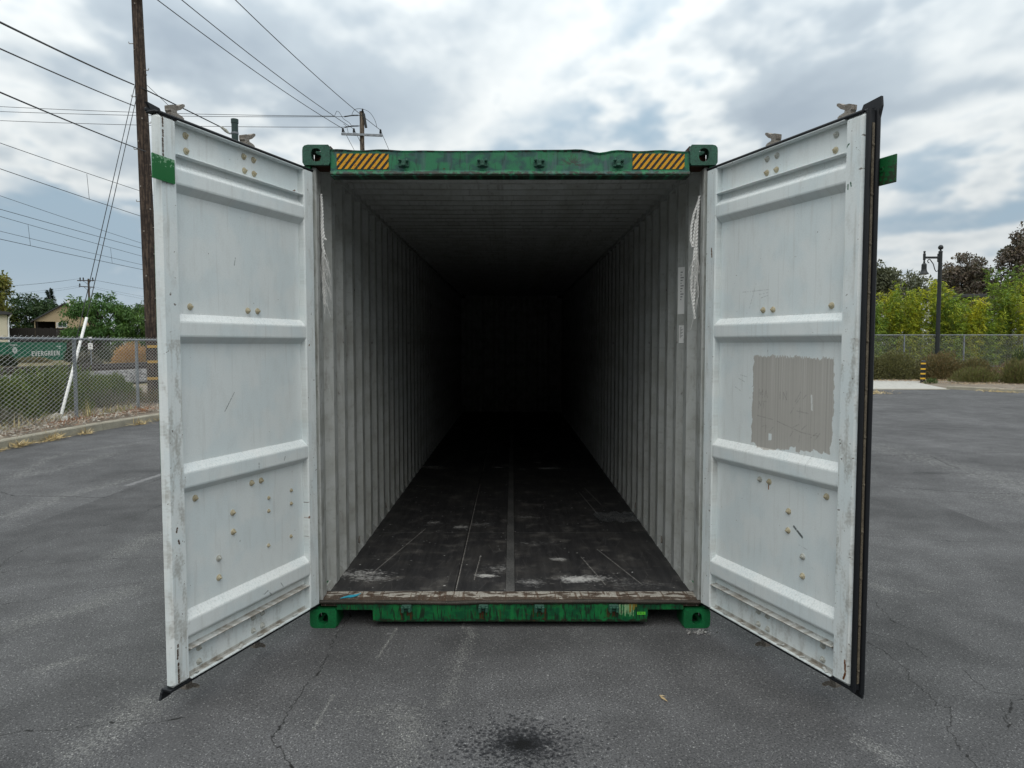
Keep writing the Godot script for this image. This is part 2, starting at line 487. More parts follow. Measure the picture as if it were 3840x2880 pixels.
# green end-frame paint over 2.2 x 0.2 m: chips, runs of rust and dirt, faded parts
func green_image(sill: bool) -> Image:
	var w := 1536
	var h := 160
	var sd := 300 if sill else 340
	var blot := nz(sd, 0.012, w, h, 4)
	var fine := nz(sd + 1, 0.2, w, h, 3)
	var run := nz(sd + 2, 0.055, w, h, 4, FastNoiseLite.TYPE_SIMPLEX_SMOOTH, false, 1, 10)
	var run2 := nz(sd + 6, 0.022, w, h, 3, FastNoiseLite.TYPE_SIMPLEX_SMOOTH, false, 1, 14)
	var grime := nz(sd + 3, 0.03, w, h, 5)
	var a := Color(0.055, 0.36, 0.195) if sill else Color(0.15, 0.42, 0.29)
	var b := Color(0.04, 0.28, 0.17) if sill else Color(0.15, 0.30, 0.28)
	var im := to_img(w, h, func(k: int) -> Color:
		var x := float(k % w) / w
		var y := float(k / w) / h
		var cl := a.lerp(b, ss(0.3, 0.75, blot[k] / 255.0))
		var f := fine[k] / 255.0 - 0.5
		cl = Color(cl.r + f * 0.05, cl.g + f * 0.06, cl.b + f * 0.05)
		var r := run[k] / 255.0
		var r2 := run2[k] / 255.0
		if sill:
			cl = cl.lerp(Color(0.12, 0.47, 0.23), ss(0.55, 0.85, r2) * 0.5)
			cl = cl.lerp(Color(0.11, 0.12, 0.09), ss(0.62, 0.76, r) * 0.75)
			cl = cl.lerp(Color(0.25, 0.16, 0.09), ss(0.66, 0.85, 1.0 - r) * 0.55)
		else:
			cl = cl.lerp(Color(0.30, 0.36, 0.38), ss(0.62, 0.85, r2) * 0.5)
			cl = cl.lerp(Color(0.10, 0.16, 0.14), ss(0.7, 0.9, r) * 0.4)
		var g := grime[k] / 255.0
		var edge := maxf(1.0 - y / 0.14, (y - 0.86) / 0.14)
		cl = cl.lerp(Color(0.13, 0.105, 0.08), ss(0.42, 0.72, g + edge * 0.25) * (0.75 if edge > 0.0 else 0.18))
		if g > 0.84: cl = cl.lerp(Color(0.30, 0.17, 0.10), 0.7)
		return cl)
	var rng := RandomNumberGenerator.new()
	rng.seed = sd
	if sill:
		# pale runs and the small bright sticker right of the last keeper
		for k in 26:
			var x := w * 0.5 + (0.66 + rng.randf() * 0.10) / 2.2 * w
			line_px(im, Vector2(x, 18), Vector2(x + rng.randf_range(-3, 3), rng.randf_range(60, 120)), 2.0, Color(0.55, 0.66, 0.5, 0.35), rng, 0.2)
		for k in 8:
			var x := w * 0.5 + (0.73 + rng.randf() * 0.05) / 2.2 * w
			line_px(im, Vector2(x, 10), Vector2(x, rng.randf_range(30, 90)), 2.5, Color(0.5, 0.42, 0.18, 0.5), rng, 0.2)
		im.fill_rect(Rect2i(w / 2 + int(0.775 / 2.2 * w), 78, 36, 24), Color(0.35, 0.72, 0.22))
		for q in [[2, 4, 2, 14], [8, 4, 2, 14], [12, 4, 6, 2], [12, 16, 6, 2], [12, 4, 2, 14], [22, 4, 2, 14], [22, 16, 6, 2]]:
			im.fill_rect(Rect2i(w / 2 + int(0.775 / 2.2 * w) + q[0] + 3, 78 + q[1], q[2], q[3]), Color(0.1, 0.3, 0.12))
		for kx in [-0.63, -0.16, 0.18, 0.63]:
			for k in 7:
				var x: float = w * 0.5 + (kx + rng.randf_range(-0.04, 0.04)) / 2.2 * w
				line_px(im, Vector2(x, 50), Vector2(x, rng.randf_range(80, 150)), 2.0, Color(0.32, 0.15, 0.07, 0.55), rng, 0.2)
	else:
		for k in 40:   # a grazed patch right of the centre
			var c0 := Vector2(w * 0.5 + 0.37 / 2.2 * w, 95)
			var an := rng.randf_range(-PI, 0.3)
			line_px(im, c0 + Vector2(cos(an), sin(an)) * 10.0, c0 + Vector2(cos(an), sin(an)) * rng.randf_range(25, 62), 1.3, Color(0.2, 0.2, 0.18, 0.5), rng, 0.35)
	return im

func hazard_image(seed_: int) -> Image:
	var w := 384
	var h := 112
	var wear := nz(seed_, 0.04, w, h, 5)
	var fine := nz(seed_ + 1, 0.3, w, h, 2)
	return to_img(w, h, func(k: int) -> Color:
		var x := k % w
		var y := k / w
		var s := fposmod(float(x) + float(y) * 0.82, 48.0)
		var cl := Color(0.80, 0.56, 0.07) if s < 25.0 else Color(0.085, 0.095, 0.115)
		var f := fine[k] / 255.0 - 0.5
		cl = Color(cl.r + f * 0.05, cl.g + f * 0.05, cl.b + f * 0.03)
		var q := wear[k] / 255.0
		cl = cl.lerp(Color(0.45, 0.22, 0.08), ss(0.70, 0.88, q) * 0.75)
		cl = cl.lerp(Color(0.55, 0.62, 0.12), ss(0.55, 0.8, 1.0 - q) * 0.3)
		return cl)

func floor_image() -> Image:   # front 4.2 m of the floor, 2.4 m wide; row 0 is the far end
	var w := 768
	var h := 1344
	var blot := nz(400, 0.008, w, h, 4)
	var fine := nz(401, 0.25, w, h, 3)
	var grain := nz(402, 0.06, w, h, 4, FastNoiseLite.TYPE_SIMPLEX_SMOOTH, false, 1, 14)
	var dust := nz(403, 0.012, w, h, 6)
	var im := to_img(w, h, func(k: int) -> Color:
		var cl := Color(0.185, 0.185, 0.19).lerp(Color(0.235, 0.232, 0.23), ss(0.3, 0.8, blot[k] / 255.0))
		var f := fine[k] / 255.0 - 0.5
		var g := grain[k] / 255.0 - 0.5
		cl = Color(cl.r + f * 0.06 + g * 0.07, cl.g + f * 0.06 + g * 0.07, cl.b + f * 0.06 + g * 0.068)
		var d := dust[k] / 255.0
		cl = cl.lerp(Color(0.42, 0.41, 0.395), ss(0.55, 0.9, d + f * 0.15) * 0.6)
		return cl)
	var rng := RandomNumberGenerator.new()
	rng.seed = 44
	var P := func(x: float, z: float) -> Vector2: return Vector2((x + 1.2) / 2.4 * w, (z + 4.4) / 4.2 * h)
	# pale smears of dust and plaster, scrapes and specks
	for s in [[-1.03, -0.52, 0.16, 0.07, 500, 0.6], [-0.92, -0.42, 0.12, 0.06, 260, 0.5], [0.48, -0.42, 0.13, 0.055, 700, 0.65], [0.42, -0.40, 0.06, 0.05, 260, 0.6], [0.35, -0.85, 0.05, 0.03, 130, 0.6], [-0.16, -0.48, 0.05, 0.02, 200, 0.75], [0.14, -0.35, 0.09, 0.06, 300, 0.3], [-0.08, -0.62, 0.07, 0.07, 220, 0.32], [-0.42, -1.75, 0.06, 0.05, 200, 0.55], [-0.68, -1.9, 0.07, 0.06, 220, 0.3], [0.15, -2.1, 0.12, 0.06, 220, 0.25], [-0.25, -1.85, 0.1, 0.05, 200, 0.25], [0.9, -0.3, 0.12, 0.06, 160, 0.22], [0.72, -0.35, 0.1, 0.1, 200, 0.22], [0.2, -1.25, 0.14, 0.05, 200, 0.2]]:
		for k in s[4]:
			var p: Vector2 = P.call(s[0] + rng.randfn() * s[2] * 0.6, s[1] + rng.randfn() * s[3] * 0.6)
			line_px(im, p, p + Vector2(rng.randf_range(-9, 9), rng.randf_range(-4, 4)), rng.randf_range(0.4, 2.2), Color(0.76, 0.76, 0.75, s[5] * 0.32), rng, 0.2)
	line_px(im, P.call(-0.345, -0.2), P.call(-0.345, -3.6), 1.1, Color(0.62, 0.61, 0.59, 0.5), rng, 0.25)
	line_px(im, P.call(-1.1, -1.56), P.call(0.9, -1.56), 0.8, Color(0.5, 0.49, 0.47, 0.4), rng, 0.3)
	for k in 520:
		var p: Vector2 = P.call(rng.randf_range(-1.1, 1.1), rng.randf_range(-3.6, -0.2))
		var l := rng.randf_range(6, 70)
		line_px(im, p, p + Vector2(rng.randf_range(-0.35, 0.35) * l, l), 0.7, Color(0.6, 0.59, 0.57, rng.randf_range(0.1, 0.38)), rng, 0.25)
	for k in 240:
		var p: Vector2 = P.call(rng.randf_range(-1.12, 1.12), rng.randf_range(-3.6, -0.18))
		line_px(im, p, p + Vector2(rng.randf_range(-3, 3), rng.randf_range(-2, 2)), rng.randf_range(0.5, 1.6), Color(0.85, 0.85, 0.84, rng.randf_range(0.25, 0.8)), rng)
	for s in [[-0.94, -0.55, -0.72, -1.7], [-0.24, -0.4, -0.22, -0.95], [0.62, -0.3, 0.52, -0.9], [0.86, -0.3, 0.66, -1.1], [0.80, -2.2, 0.72, -3.2], [0.88, -2.6, 0.80, -3.4]]:
		line_px(im, P.call(s[0], s[1]), P.call(s[2], s[3]), 1.0, Color(0.62, 0.61, 0.59, 0.45), rng, 0.2)
	return im

func threshold_image() -> Image:
	var w := 1536
	var h := 96
	var a := nz(430, 0.03, w, h, 5, FastNoiseLite.TYPE_SIMPLEX_SMOOTH, false, 3, 1)
	var b := nz(431, 0.09, w, h, 4)
	var c := nz(432, 0.05, w, h, 4, FastNoiseLite.TYPE_SIMPLEX_SMOOTH, false, 1, 8)
	return to_img(w, h, func(k: int) -> Color:
		var y := float(k / w) / h    # 0 at the floor
		var cl := Color(0.56, 0.54, 0.50).lerp(Color(0.72, 0.71, 0.68), b[k] / 255.0)
		var q := a[k] / 255.0
		cl = cl.lerp(Color(0.27, 0.225, 0.19), ss(0.38, 0.66, q + (0.3 if y > 0.62 else -0.04)) * 0.92)
		cl = cl.lerp(Color(0.27, 0.20, 0.15), ss(0.64, 0.78, c[k] / 255.0) * 0.6)
		if b[k] > 205: cl = cl.lerp(Color(0.78, 0.77, 0.75), 0.6)
		return cl)

func wall_image() -> Image:   # light grey inside paint, scuffed
	var w := 1024
	var h := 1024
	var blot := nz(450, 0.008, w, h, 4, FastNoiseLite.TYPE_SIMPLEX_SMOOTH, true)
	var fine := nz(451, 0.2, w, h, 3, FastNoiseLite.TYPE_SIMPLEX_SMOOTH, true)
	var st := nz(452, 0.04, w, h, 4, FastNoiseLite.TYPE_SIMPLEX_SMOOTH, true, 1, 8)
	var chip := nz(453, 0.03, w, h, 5, FastNoiseLite.TYPE_SIMPLEX_SMOOTH, true)
	var im := to_img(w, h, func(k: int) -> Color:
		var cl := Color(0.70, 0.705, 0.69).lerp(Color(0.63, 0.63, 0.605), ss(0.3, 0.8, blot[k] / 255.0))
		var f := fine[k] / 255.0 - 0.5
		cl = Color(cl.r + f * 0.04, cl.g + f * 0.04, cl.b + f * 0.04)
		cl = cl.lerp(Color(0.46, 0.445, 0.42), ss(0.64, 0.9, st[k] / 255.0) * 0.45)
		var ch := chip[k] / 255.0
		cl = cl.lerp(Color(0.45, 0.43, 0.40), ss(0.62, 0.85, ch) * 0.35)
		if ch > 0.9: cl = Color(0.25, 0.2, 0.17)
		return cl)
	var rng := RandomNumberGenerator.new()
	rng.seed = 9
	for k in 70:
		var p := Vector2(rng.randf() * w, rng.randf() * h)
		line_px(im, p, p + Vector2(rng.randf_range(-14, 14), rng.randf_range(-5, 5)), 0.8, Color(0.2, 0.2, 0.2, 0.5), rng, 0.3)
	for k in 90:
		var p := Vector2(rng.randf() * w, rng.randf() * h)
		line_px(im, p, p + Vector2(rng.randf_range(-6, 6), rng.randf_range(-30, 30)), 1.0, Color(0.82, 0.82, 0.8, 0.35), rng, 0.3)
	return im

func materials() -> void:
	for rgt in [false, true]:
		var m := mat("door_paint", Color(1, 1, 1), 0.42)
		m.albedo_texture = tex(door_image(rgt))
		M["door_r" if rgt else "door_l"] = m
	var bump := grey_noise(512, 7, 0.03, 4)
	M.wall = mat("inside_paint", lin(0.97, 0.985, 1.0), 0.55)
	M.wall.albedo_texture = tex(wall_image())
	tri(M.wall, 0.5)
	M.sill = mat("sill_green", Color(1, 1, 1), 0.45)
	M.sill.albedo_texture = tex(green_image(true))
	M.header = mat("header_green", Color(1, 1, 1), 0.45)
	M.header.albedo_texture = tex(green_image(false))
	M.green_low = tri(mat("casting_green", Color(1, 1, 1), 0.5), 3.0)
	M.green_low.albedo_texture = mottled(256, 21, Color(0.05, 0.34, 0.19), Color(0.08, 0.43, 0.24), 0.5, Color(0.16, 0.12, 0.08), 0.80)
	M.green_high = tri(mat("casting_green_worn", Color(1, 1, 1), 0.55), 3.0)
	M.green_high.albedo_texture = mottled(256, 24, Color(0.13, 0.26, 0.22), Color(0.19, 0.37, 0.30), 0.5, Color(0.12, 0.14, 0.12), 0.76)
	M.green_out = tri(mat("outside_green", Color(1, 1, 1), 0.5), 1.0)
	M.green_out.albedo_texture = mottled(256, 28, Color(0.07, 0.38, 0.22), Color(0.09, 0.45, 0.26), 0.3, Color(0.2, 0.14, 0.1), 0.86)
	for rgt in [false, true]:
		var pn := nz(610 + int(rgt), 0.035, 160, 128, 4)
		var pf := nz(612 + int(rgt), 0.25, 160, 128, 2)
		var pm := mat("plate_green", Color(1, 1, 1), 0.4)
		pm.albedo_texture = tex(to_img(160, 128, func(k: int) -> Color:
			var x := float(k % 160) / 160.0
			var y := float(k / 160) / 128.0
			var f := pf[k] / 255.0 - 0.5
			var q := pn[k] / 255.0
			var cl := Color(0.045 + f * 0.04, 0.38 + f * 0.06, 0.17 + f * 0.04)
			if not rgt and q > 0.42 + y * 0.9: cl = cl.lerp(Color(0.62, 0.70, 0.60), 0.7)
			if rgt and q + x * 0.5 + y * 0.6 > 1.25: cl = cl.lerp(Color(0.20, 0.13, 0.09), 0.8)
			if rgt: cl = cl.lerp(Color(0.10, 0.25, 0.16), 0.4)
			return cl))
		M["plate_r" if rgt else "plate_l"] = pm
	M.stain_green = tri(mat("green_overspray", Color(1, 1, 1), 0.55), 3.0)
	M.stain_green.albedo_texture = mottled(256, 33, Color(0.16, 0.42, 0.28), Color(0.42, 0.54, 0.47), 0.5, Color(0.62, 0.66, 0.64), 0.6)
	M.rust = tri(mat("rust", Color(1, 1, 1), 0.9), 4.0)
	M.rust.albedo_texture = mottled(256, 34, Color(0.22, 0.13, 0.09), Color(0.36, 0.22, 0.14), 0.5, Color(0.14, 0.10, 0.09), 0.7)
	M.lip = tri(mat("worn_lip", Color(1, 1, 1), 0.6), 2.5)
	M.lip.albedo_texture = mottled(512, 36, Color(0.15, 0.15, 0.13), Color(0.26, 0.22, 0.19), 0.5, Color(0.62, 0.62, 0.6), 0.80)
	M.threshold = mat("threshold", Color(1, 1, 1), 0.75)
	M.threshold.albedo_texture = tex(threshold_image())
	M.floor = mat("floor_board", Color(1, 1, 1), 0.62)
	M.floor.albedo_texture = tex(floor_image())
	M.strip = tri(mat("floor_strip", Color(1, 1, 1), 0.5, 0.3), 2.0)
	M.strip.albedo_texture = mottled(256, 39, Color(0.34, 0.345, 0.345), Color(0.46, 0.46, 0.455), 0.6, Color(0.2, 0.19, 0.18), 0.78)
	M.gasket = mat("rubber", Color(0.085, 0.095, 0.11), 0.5)
	M.gasket_strip = tri(mat("gasket_strip", Color(1, 1, 1), 0.6), 5.0)
	M.gasket_strip.albedo_texture = mottled(256, 41, Color(0.24, 0.21, 0.17), Color(0.45, 0.42, 0.36), 0.5, Color(0.12, 0.11, 0.1), 0.7)
	M.bolt = tri(mat("sealed_bolt", Color(1, 1, 1), 0.6), 12.0)
	M.bolt.albedo_texture = mottled(128, 43, Color(0.60, 0.56, 0.46), Color(0.76, 0.73, 0.63), 0.5)
	M.bolt_pale = tri(mat("painted_bolt", Color(1, 1, 1), 0.55), 12.0)
	M.bolt_pale.albedo_texture = mottled(128, 45, Color(0.58, 0.58, 0.54), Color(0.75, 0.76, 0.74), 0.5)
	M.cam = tri(mat("galvanised_cam", Color(1, 1, 1), 0.55, 0.25), 8.0)
	M.cam.albedo_texture = mottled(128, 47, Color(0.42, 0.40, 0.37), Color(0.62, 0.60, 0.57), 0.6, Color(0.28, 0.18, 0.12), 0.7)
	M.galv = tri(mat("galvanised", Color(1, 1, 1), 0.5, 0.35), 3.0)
	M.galv.albedo_texture = mottled(128, 49, Color(0.42, 0.44, 0.46), Color(0.56, 0.58, 0.60), 0.5)
	M.wire = mat("galvanised_wire", lin(0.48, 0.49, 0.49), 0.5, 0.1)
	M.rope = mat("white_rope", lin(0.72, 0.72, 0.70), 0.9)
	M.paper = mat("paper", lin(0.80, 0.80, 0.78), 0.8)
	M.blue = mat("blue_scrap", lin(0.03, 0.30, 0.42), 0.6)
	M.white = mat("white_plastic", lin(0.78, 0.78, 0.76), 0.45)
	M.black = mat("black_line", lin(0.018, 0.02, 0.022), 0.6)
	M.lamp = mat("lamp_black", lin(0.016, 0.019, 0.02), 0.45)
	M.yellow = mat("yellow_band", lin(0.62, 0.36, 0.03), 0.5)
	M.amber = mat("amber_band", lin(0.42, 0.26, 0.05), 0.6)
	M.wood_pole = mat("pole_wood", Color(1, 1, 1), 0.9)
	M.wood_pole.albedo_texture = pole_tex(Color(0.17, 0.14, 0.125), Color(0.34, 0.29, 0.25), 71)
	M.wood_pole.uv1_scale = Vector3(1, 4, 1)
	M.wood_old = mat("old_pole_wood", Color(1, 1, 1), 0.95)
	M.wood_old.albedo_texture = pole_tex(Color(0.20, 0.18, 0.165), Color(0.50, 0.45, 0.39), 75)
	M.wood_old.uv1_scale = Vector3(1, 3, 1)
	M.concrete = tri(mat("concrete", Color(1, 1, 1), 0.9), 0.8)
	M.concrete.albedo_texture = mottled(512, 51, Color(0.50, 0.48, 0.43), Color(0.64, 0.62, 0.56), 0.5, Color(0.38, 0.36, 0.32), 0.78)
	M.gravel = tri(mat("pale_gravel", Color(1, 1, 1), 0.95), 0.7)
	M.gravel.albedo_texture = mottled(512, 54, Color(0.58, 0.575, 0.55), Color(0.76, 0.755, 0.73), 0.7, Color(0.42, 0.41, 0.39), 0.7, 0.01, 0.14)
	M.ballast = tri(mat("ballast", Color(1, 1, 1), 0.95), 0.5)
	M.ballast.albedo_texture = mottled(512, 57, Color(0.17, 0.165, 0.16), Color(0.44, 0.43, 0.415), 0.85, Color(0.10, 0.095, 0.09), 0.6, 0.01, 0.12)
	M.soil = tri(mat("soil", Color(1, 1, 1), 1.0), 0.5)
	M.soil.albedo_texture = mottled(512, 60, Color(0.36, 0.33, 0.29), Color(0.54, 0.50, 0.45), 0.6, Color(0.66, 0.60, 0.52), 0.78)
	M.terrain = tri(mat("dry_ground", Color(1, 1, 1), 1.0), 0.12)
	M.terrain.albedo_texture = mottled(512, 63, Color(0.36, 0.335, 0.25), Color(0.50, 0.45, 0.33), 0.5, Color(0.30, 0.33, 0.2), 0.7)
	M.rail = mat("rail_steel", lin(0.05, 0.035, 0.028), 0.75, 0.2)
	M.railhead = mat("rail_head", lin(0.36, 0.35, 0.34), 0.4, 0.6)
	M.sleeper = tri(mat("sleeper", Color(1, 1, 1), 0.95), 1.0)
	M.sleeper.albedo_texture = mottled(128, 66, Color(0.42, 0.41, 0.39), Color(0.58, 0.57, 0.55), 0.5)
	M.leaf = mat("leaves", Color(1, 1, 1), 0.6)
	M.leaf.vertex_color_use_as_albedo = true
	M.leaf.backlight_enabled = true
	M.leaf.backlight = lin(0.35, 0.35, 0.2)
	M.leaf.cull_mode = BaseMaterial3D.CULL_DISABLED
	M.straw = mat("straw", Color(1, 1, 1), 0.9)
	M.straw.vertex_color_use_as_albedo = true
	M.straw.cull_mode = BaseMaterial3D.CULL_DISABLED
	M.bark = tri(mat("bark", Color(1, 1, 1), 0.95), 1.0)
	M.bark.albedo_texture = mottled(128, 68, Color(0.20, 0.17, 0.14), Color(0.32, 0.28, 0.24), 0.5)
	M.vc = mat("plain_coloured", Color(1, 1, 1), 0.8)
	M.vc.vertex_color_use_as_albedo = true

func pole_tex(lo: Color, hi: Color, sd: int) -> ImageTexture:
	var w := 256
	var h := 1024
	var a := nz(sd, 0.06, w, h, 4, FastNoiseLite.TYPE_SIMPLEX_SMOOTH, true, 1, 16)
	var b := nz(sd + 1, 0.02, w, h, 4, FastNoiseLite.TYPE_SIMPLEX_SMOOTH, true)
	var c := nz(sd + 2, 0.12, w, h, 3, FastNoiseLite.TYPE_SIMPLEX_SMOOTH, true, 1, 8)
	return tex(to_img(w, h, func(k: int) -> Color:
		var cl := lo.lerp(hi, ss(0.25, 0.8, a[k] / 255.0 * 0.7 + b[k] / 255.0 * 0.3))
		if c[k] > 190: cl = cl.lerp(Color(0.08, 0.07, 0.06), 0.7)
		return cl))

# ---------------------------------------------------------------- the freight container
const FLOOR_Y := 0.166
const CEIL_Y := 2.845
const LEN := 12.19

func bolt_mesh(s: float) -> ArrayMesh:
	var b := MB.new()
	b.lathe([Vector2(0.0, -0.002), Vector2(0.0205, 0.0), Vector2(0.0205, 0.003), Vector2(0.018, 0.006), Vector2(0.0125, 0.008), Vector2(0.0115, 0.014), Vector2(0.0055, 0.017), Vector2(0.005, 0.0235), Vector2(0.0, 0.0245)].map(func(p): return p * s), 12, Transform3D(Basis(Vector3.RIGHT, PI / 2), Vector3.ZERO))
	return b.mesh()

func make_door(parent: Node3D, right: bool) -> void:
	var hinge := Vector3(1.1565, 0.156, 0.0) if right else Vector3(-1.157, 0.150, 0.0)
	var a := 0.3587 if right else 0.3406
	var d := part("door", parent, hinge)
	var s := 1.0 if right else -1.0
	var u := Vector3(s * sin(a), 0, cos(a))
	var nn := Vector3(-s * cos(a), 0, sin(a))
	d.basis = Basis(u * s, Vector3.UP, nn)
	d.set_meta("label", "open door leaf with a square of warm grey paint inside" if right else "open door leaf with pale grey inside, plain panels")
	var pm: Material = M.door_r if right else M.door_l
	var uvf := func(p: Vector3) -> Vector2: return Vector2(p.x / 1.135, 1.0 - p.y / 2.59)
	var fuv := func(p: Vector3) -> Vector2: return Vector2(p.x / 1.135, 1.0 - (p.y + p.z * 0.5 + (0.02 if p.y < 0.05 else 0.0)) / 2.59)
	var mb := func() -> MB:
		var q := MB.new()
		q.mir = not right
		return q
	var H := 2.59
	var b: MB
	# stiles
	b = mb.call(); b.box(Vector3(0, 0, -0.05), Vector3(0.092, H, 0), 0.007); obj("stile", b, pm, d, uvf)
	b = mb.call(); b.box(Vector3(1.022, 0, -0.05), Vector3(1.135, H, 0), 0.016); obj("stile", b, pm, d, uvf)
	# the recessed sheet
	b = mb.call(); b.box(Vector3(0.092, 0.0, -0.0495), Vector3(1.022, H - 0.001, -0.04)); obj("panel", b, pm, d, uvf)
	# pressed ribs across it
	for r in [[2.304, 2.371], [1.614, 1.682], [0.912, 0.981], [0.212, 0.285]]:
		b = mb.call()
		var pr := [Vector2(r[0] - 0.033, -0.0398), Vector2(r[0] - 0.003, -0.004), Vector2(r[0] + 0.001, -0.0025), Vector2(r[0] + 0.006, -0.0015), Vector2(r[1] - 0.006, -0.0015), Vector2(r[1] - 0.001, -0.0025), Vector2(r[1] + 0.003, -0.004), Vector2(r[1] + 0.037, -0.0398)]
		for k in pr.size() - 1:
			b.quad(Vector3(0.082, pr[k].x, pr[k].y), Vector3(1.045, pr[k].x, pr[k].y), Vector3(1.045, pr[k + 1].x, pr[k + 1].y), Vector3(0.082, pr[k + 1].x, pr[k + 1].y))
		obj("rib", b, pm, d, uvf)
	# top and bottom rails, channels with their flanges towards the inside
	b = mb.call(); b.box(Vector3(0.0925, H - 0.009, -0.039), Vector3(1.0215, H - 0.001, -0.001), 0.002); obj("rail_flange", b, pm, d, fuv)
	b = mb.call(); b.box(Vector3(0.0925, 2.434, -0.039), Vector3(1.0215, 2.4405, -0.001), 0.002); obj("rail_flange", b, pm, d, fuv)
	b = mb.call(); b.box(Vector3(0.0925, 0.142, -0.039), Vector3(1.0215, 0.1485, -0.001), 0.002); obj("rail_flange", b, pm, d, fuv)
	b = mb.call(); b.box(Vector3(0.0925, 0.0, -0.039), Vector3(1.0215, 0.008, -0.001), 0.002); obj("rail_flange", b, pm, d, fuv)
	# weld lines beside the recess
	for x in [0.0935, 1.0205]:
		b = mb.call()
		var pts := []
		for k in 27: pts.append(Vector3(x + 0.0018 * sin(k * 2.3), 0.155 + 2.27 * k / 26.0, -0.0385))
		b.tube(pts, 0.003, 5)
		obj("weld", b, pm, d, uvf)
	# sealed bolts
	var big := bolt_mesh(0.8)
	var small := bolt_mesh(0.55)
	var tops := [[0.936, 2.545], [0.934, 2.475], [0.544, 2.546], [0.470, 2.546], [0.541, 2.475], [0.468, 2.475], [0.934, 1.754], [0.538, 1.753], [0.462, 1.754], [0.536, 0.841], [0.462, 0.841], [0.933, 0.842], [0.683, 0.715], [0.682, 0.615], [0.788, 0.508], [0.79, 0.410], [0.548, 0.045], [0.475, 0.045], [0.935, 0.043], [0.934, 0.111], [0.546, 0.115], [0.473, 0.114]]
	for k in tops.size():
		var o := obj("bolt", big, M.bolt_pale if tops[k][1] < 0.2 or (right and k in [2, 3, 0, 10]) or k == 14 else M.bolt, d)
		o.position = Vector3(tops[k][0] * s, tops[k][1], -0.040)
		o.rotation.z = k * 1.7
	if not right:
		for q in [[0.204, 0.736], [0.401, 0.733], [0.206, 0.660], [0.403, 0.661], [0.214, 0.470], [0.410, 0.470]]:
			var o := obj("bolt", small, M.bolt, d)
			o.position = Vector3(q[0] * s, q[1], -0.040)
	# small bent tabs along the bottom flange
	var rng := RandomNumberGenerator.new()
	rng.seed = 3 + int(right)
	for x in [0.222, 0.376, 0.523, 0.675, 0.827, 0.978]:
		b = mb.call()
		var w := rng.randf_range(0.012, 0.022)
		b.box(Vector3(-w, 0, -0.006), Vector3(w, 0.003, 0.008), 0.001, Transform3D(Basis(Vector3.UP, rng.randf_range(-0.5, 0.5)) * Basis(Vector3.BACK, rng.randf_range(-0.3, 0.3)), Vector3(x, 0.014, -0.014)))
		obj("tab", b, pm, d, uvf)
	# outer skin, hinges, lock rods with their cams
	b = mb.call(); b.box(Vector3(0, 0, -0.058), Vector3(1.112, H, -0.0502), 0.002); obj("outer_skin", b, M.green_out, d)
	for y in [0.22, 0.95, 1.62, 2.36]:
		b = mb.call()
		b.box(Vector3(-0.025, y - 0.04, -0.072), Vector3(0.14, y + 0.04, -0.0585), 0.003)
		b.tube([Vector3(-0.022, y - 0.055, -0.062), Vector3(-0.022, y + 0.055, -0.062)], 0.016, 10)
		obj("hinge", b, M.green_out, d)
	for x in [0.475, 0.965]:
		b = mb.call()
		b.tube([Vector3(x, -0.03, -0.085), Vector3(x, H + 0.035, -0.085)], 0.017, 10)
		obj("lock_rod", b, M.cam, d)
		for q in [0.1, 0.9, 1.7, 2.5]:
			b = mb.call(); b.box(Vector3(x - 0.04, q - 0.03, -0.11), Vector3(x + 0.04, q + 0.03, -0.0585), 0.006)
			obj("rod_guide", b, M.green_out, d)
		# forked cam ends
		for e in [[H + 0.03, 1.0], [-0.025, -1.0]]:
			b = mb.call()
			var pl := [Vector2(0.018, 0.0), Vector2(0.020, 0.022), Vector2(0.026, 0.030), Vector2(0.027, 0.052), Vector2(0.012, 0.058), Vector2(-0.022, 0.062), Vector2(-0.046, 0.078), Vector2(-0.060, 0.080), Vector2(-0.061, 0.070), Vector2(-0.036, 0.048), Vector2(-0.012, 0.036), Vector2(-0.014, 0.026), Vector2(-0.044, 0.020), Vector2(-0.056, 0.012), Vector2(-0.046, 0.004), Vector2(-0.018, 0.0)]
			var q := []
			for p in pl: q.append(Vector2(x + p.x, e[0] + p.y * e[1]))
			b.prism(q, 0.034, Transform3D(Basis(), Vector3(0, 0, -0.102)))
			obj("cam_end", b, M.cam, d)
	# rubber gasket: over the top, under the bottom, pointed lips at the outer corners
	b = mb.call(); b.tube([Vector3(0.0, H + 0.004, -0.006), Vector3(1.12, H + 0.004, -0.006)], 0.009, 8); b.box(Vector3(0.0, H + 0.0005, -0.062), Vector3(1.14, H + 0.010, -0.008), 0.003); obj("gasket", b, M.gasket, d)
	b = mb.call(); b.box(Vector3(0.0, -0.014, -0.064), Vector3(1.14, -0.0005, -0.006), 0.003); b.box(Vector3(0.0, -0.026, -0.066), Vector3(1.15, -0.0142, -0.052), 0.003); obj("gasket", b, M.gasket, d)
	b = mb.call(); b.box(Vector3(0.0, H + 0.0102, -0.070), Vector3(1.14, H + 0.026, -0.056), 0.004); obj("gasket", b, M.gasket, d)
	b = mb.call()
	if right: b.prism([Vector2(1.05, H + 0.008), Vector2(1.072, H + 0.052), Vector2(1.166, H + 0.062), Vector2(1.170, H + 0.02), Vector2(1.152, H - 0.05), Vector2(1.138, H - 0.30), Vector2(1.130, H - 0.02)], 0.012, Transform3D(Basis(), Vector3(0, 0, -0.068)))
	else: b.prism([Vector2(1.04, H + 0.010), Vector2(1.066, H + 0.043), Vector2(1.134, H + 0.051), Vector2(1.122, H + 0.032), Vector2(1.112, H + 0.010)], 0.012, Transform3D(Basis(), Vector3(0, 0, -0.068)))
	obj("gasket_lip", b, M.gasket, d)
	b = mb.call()
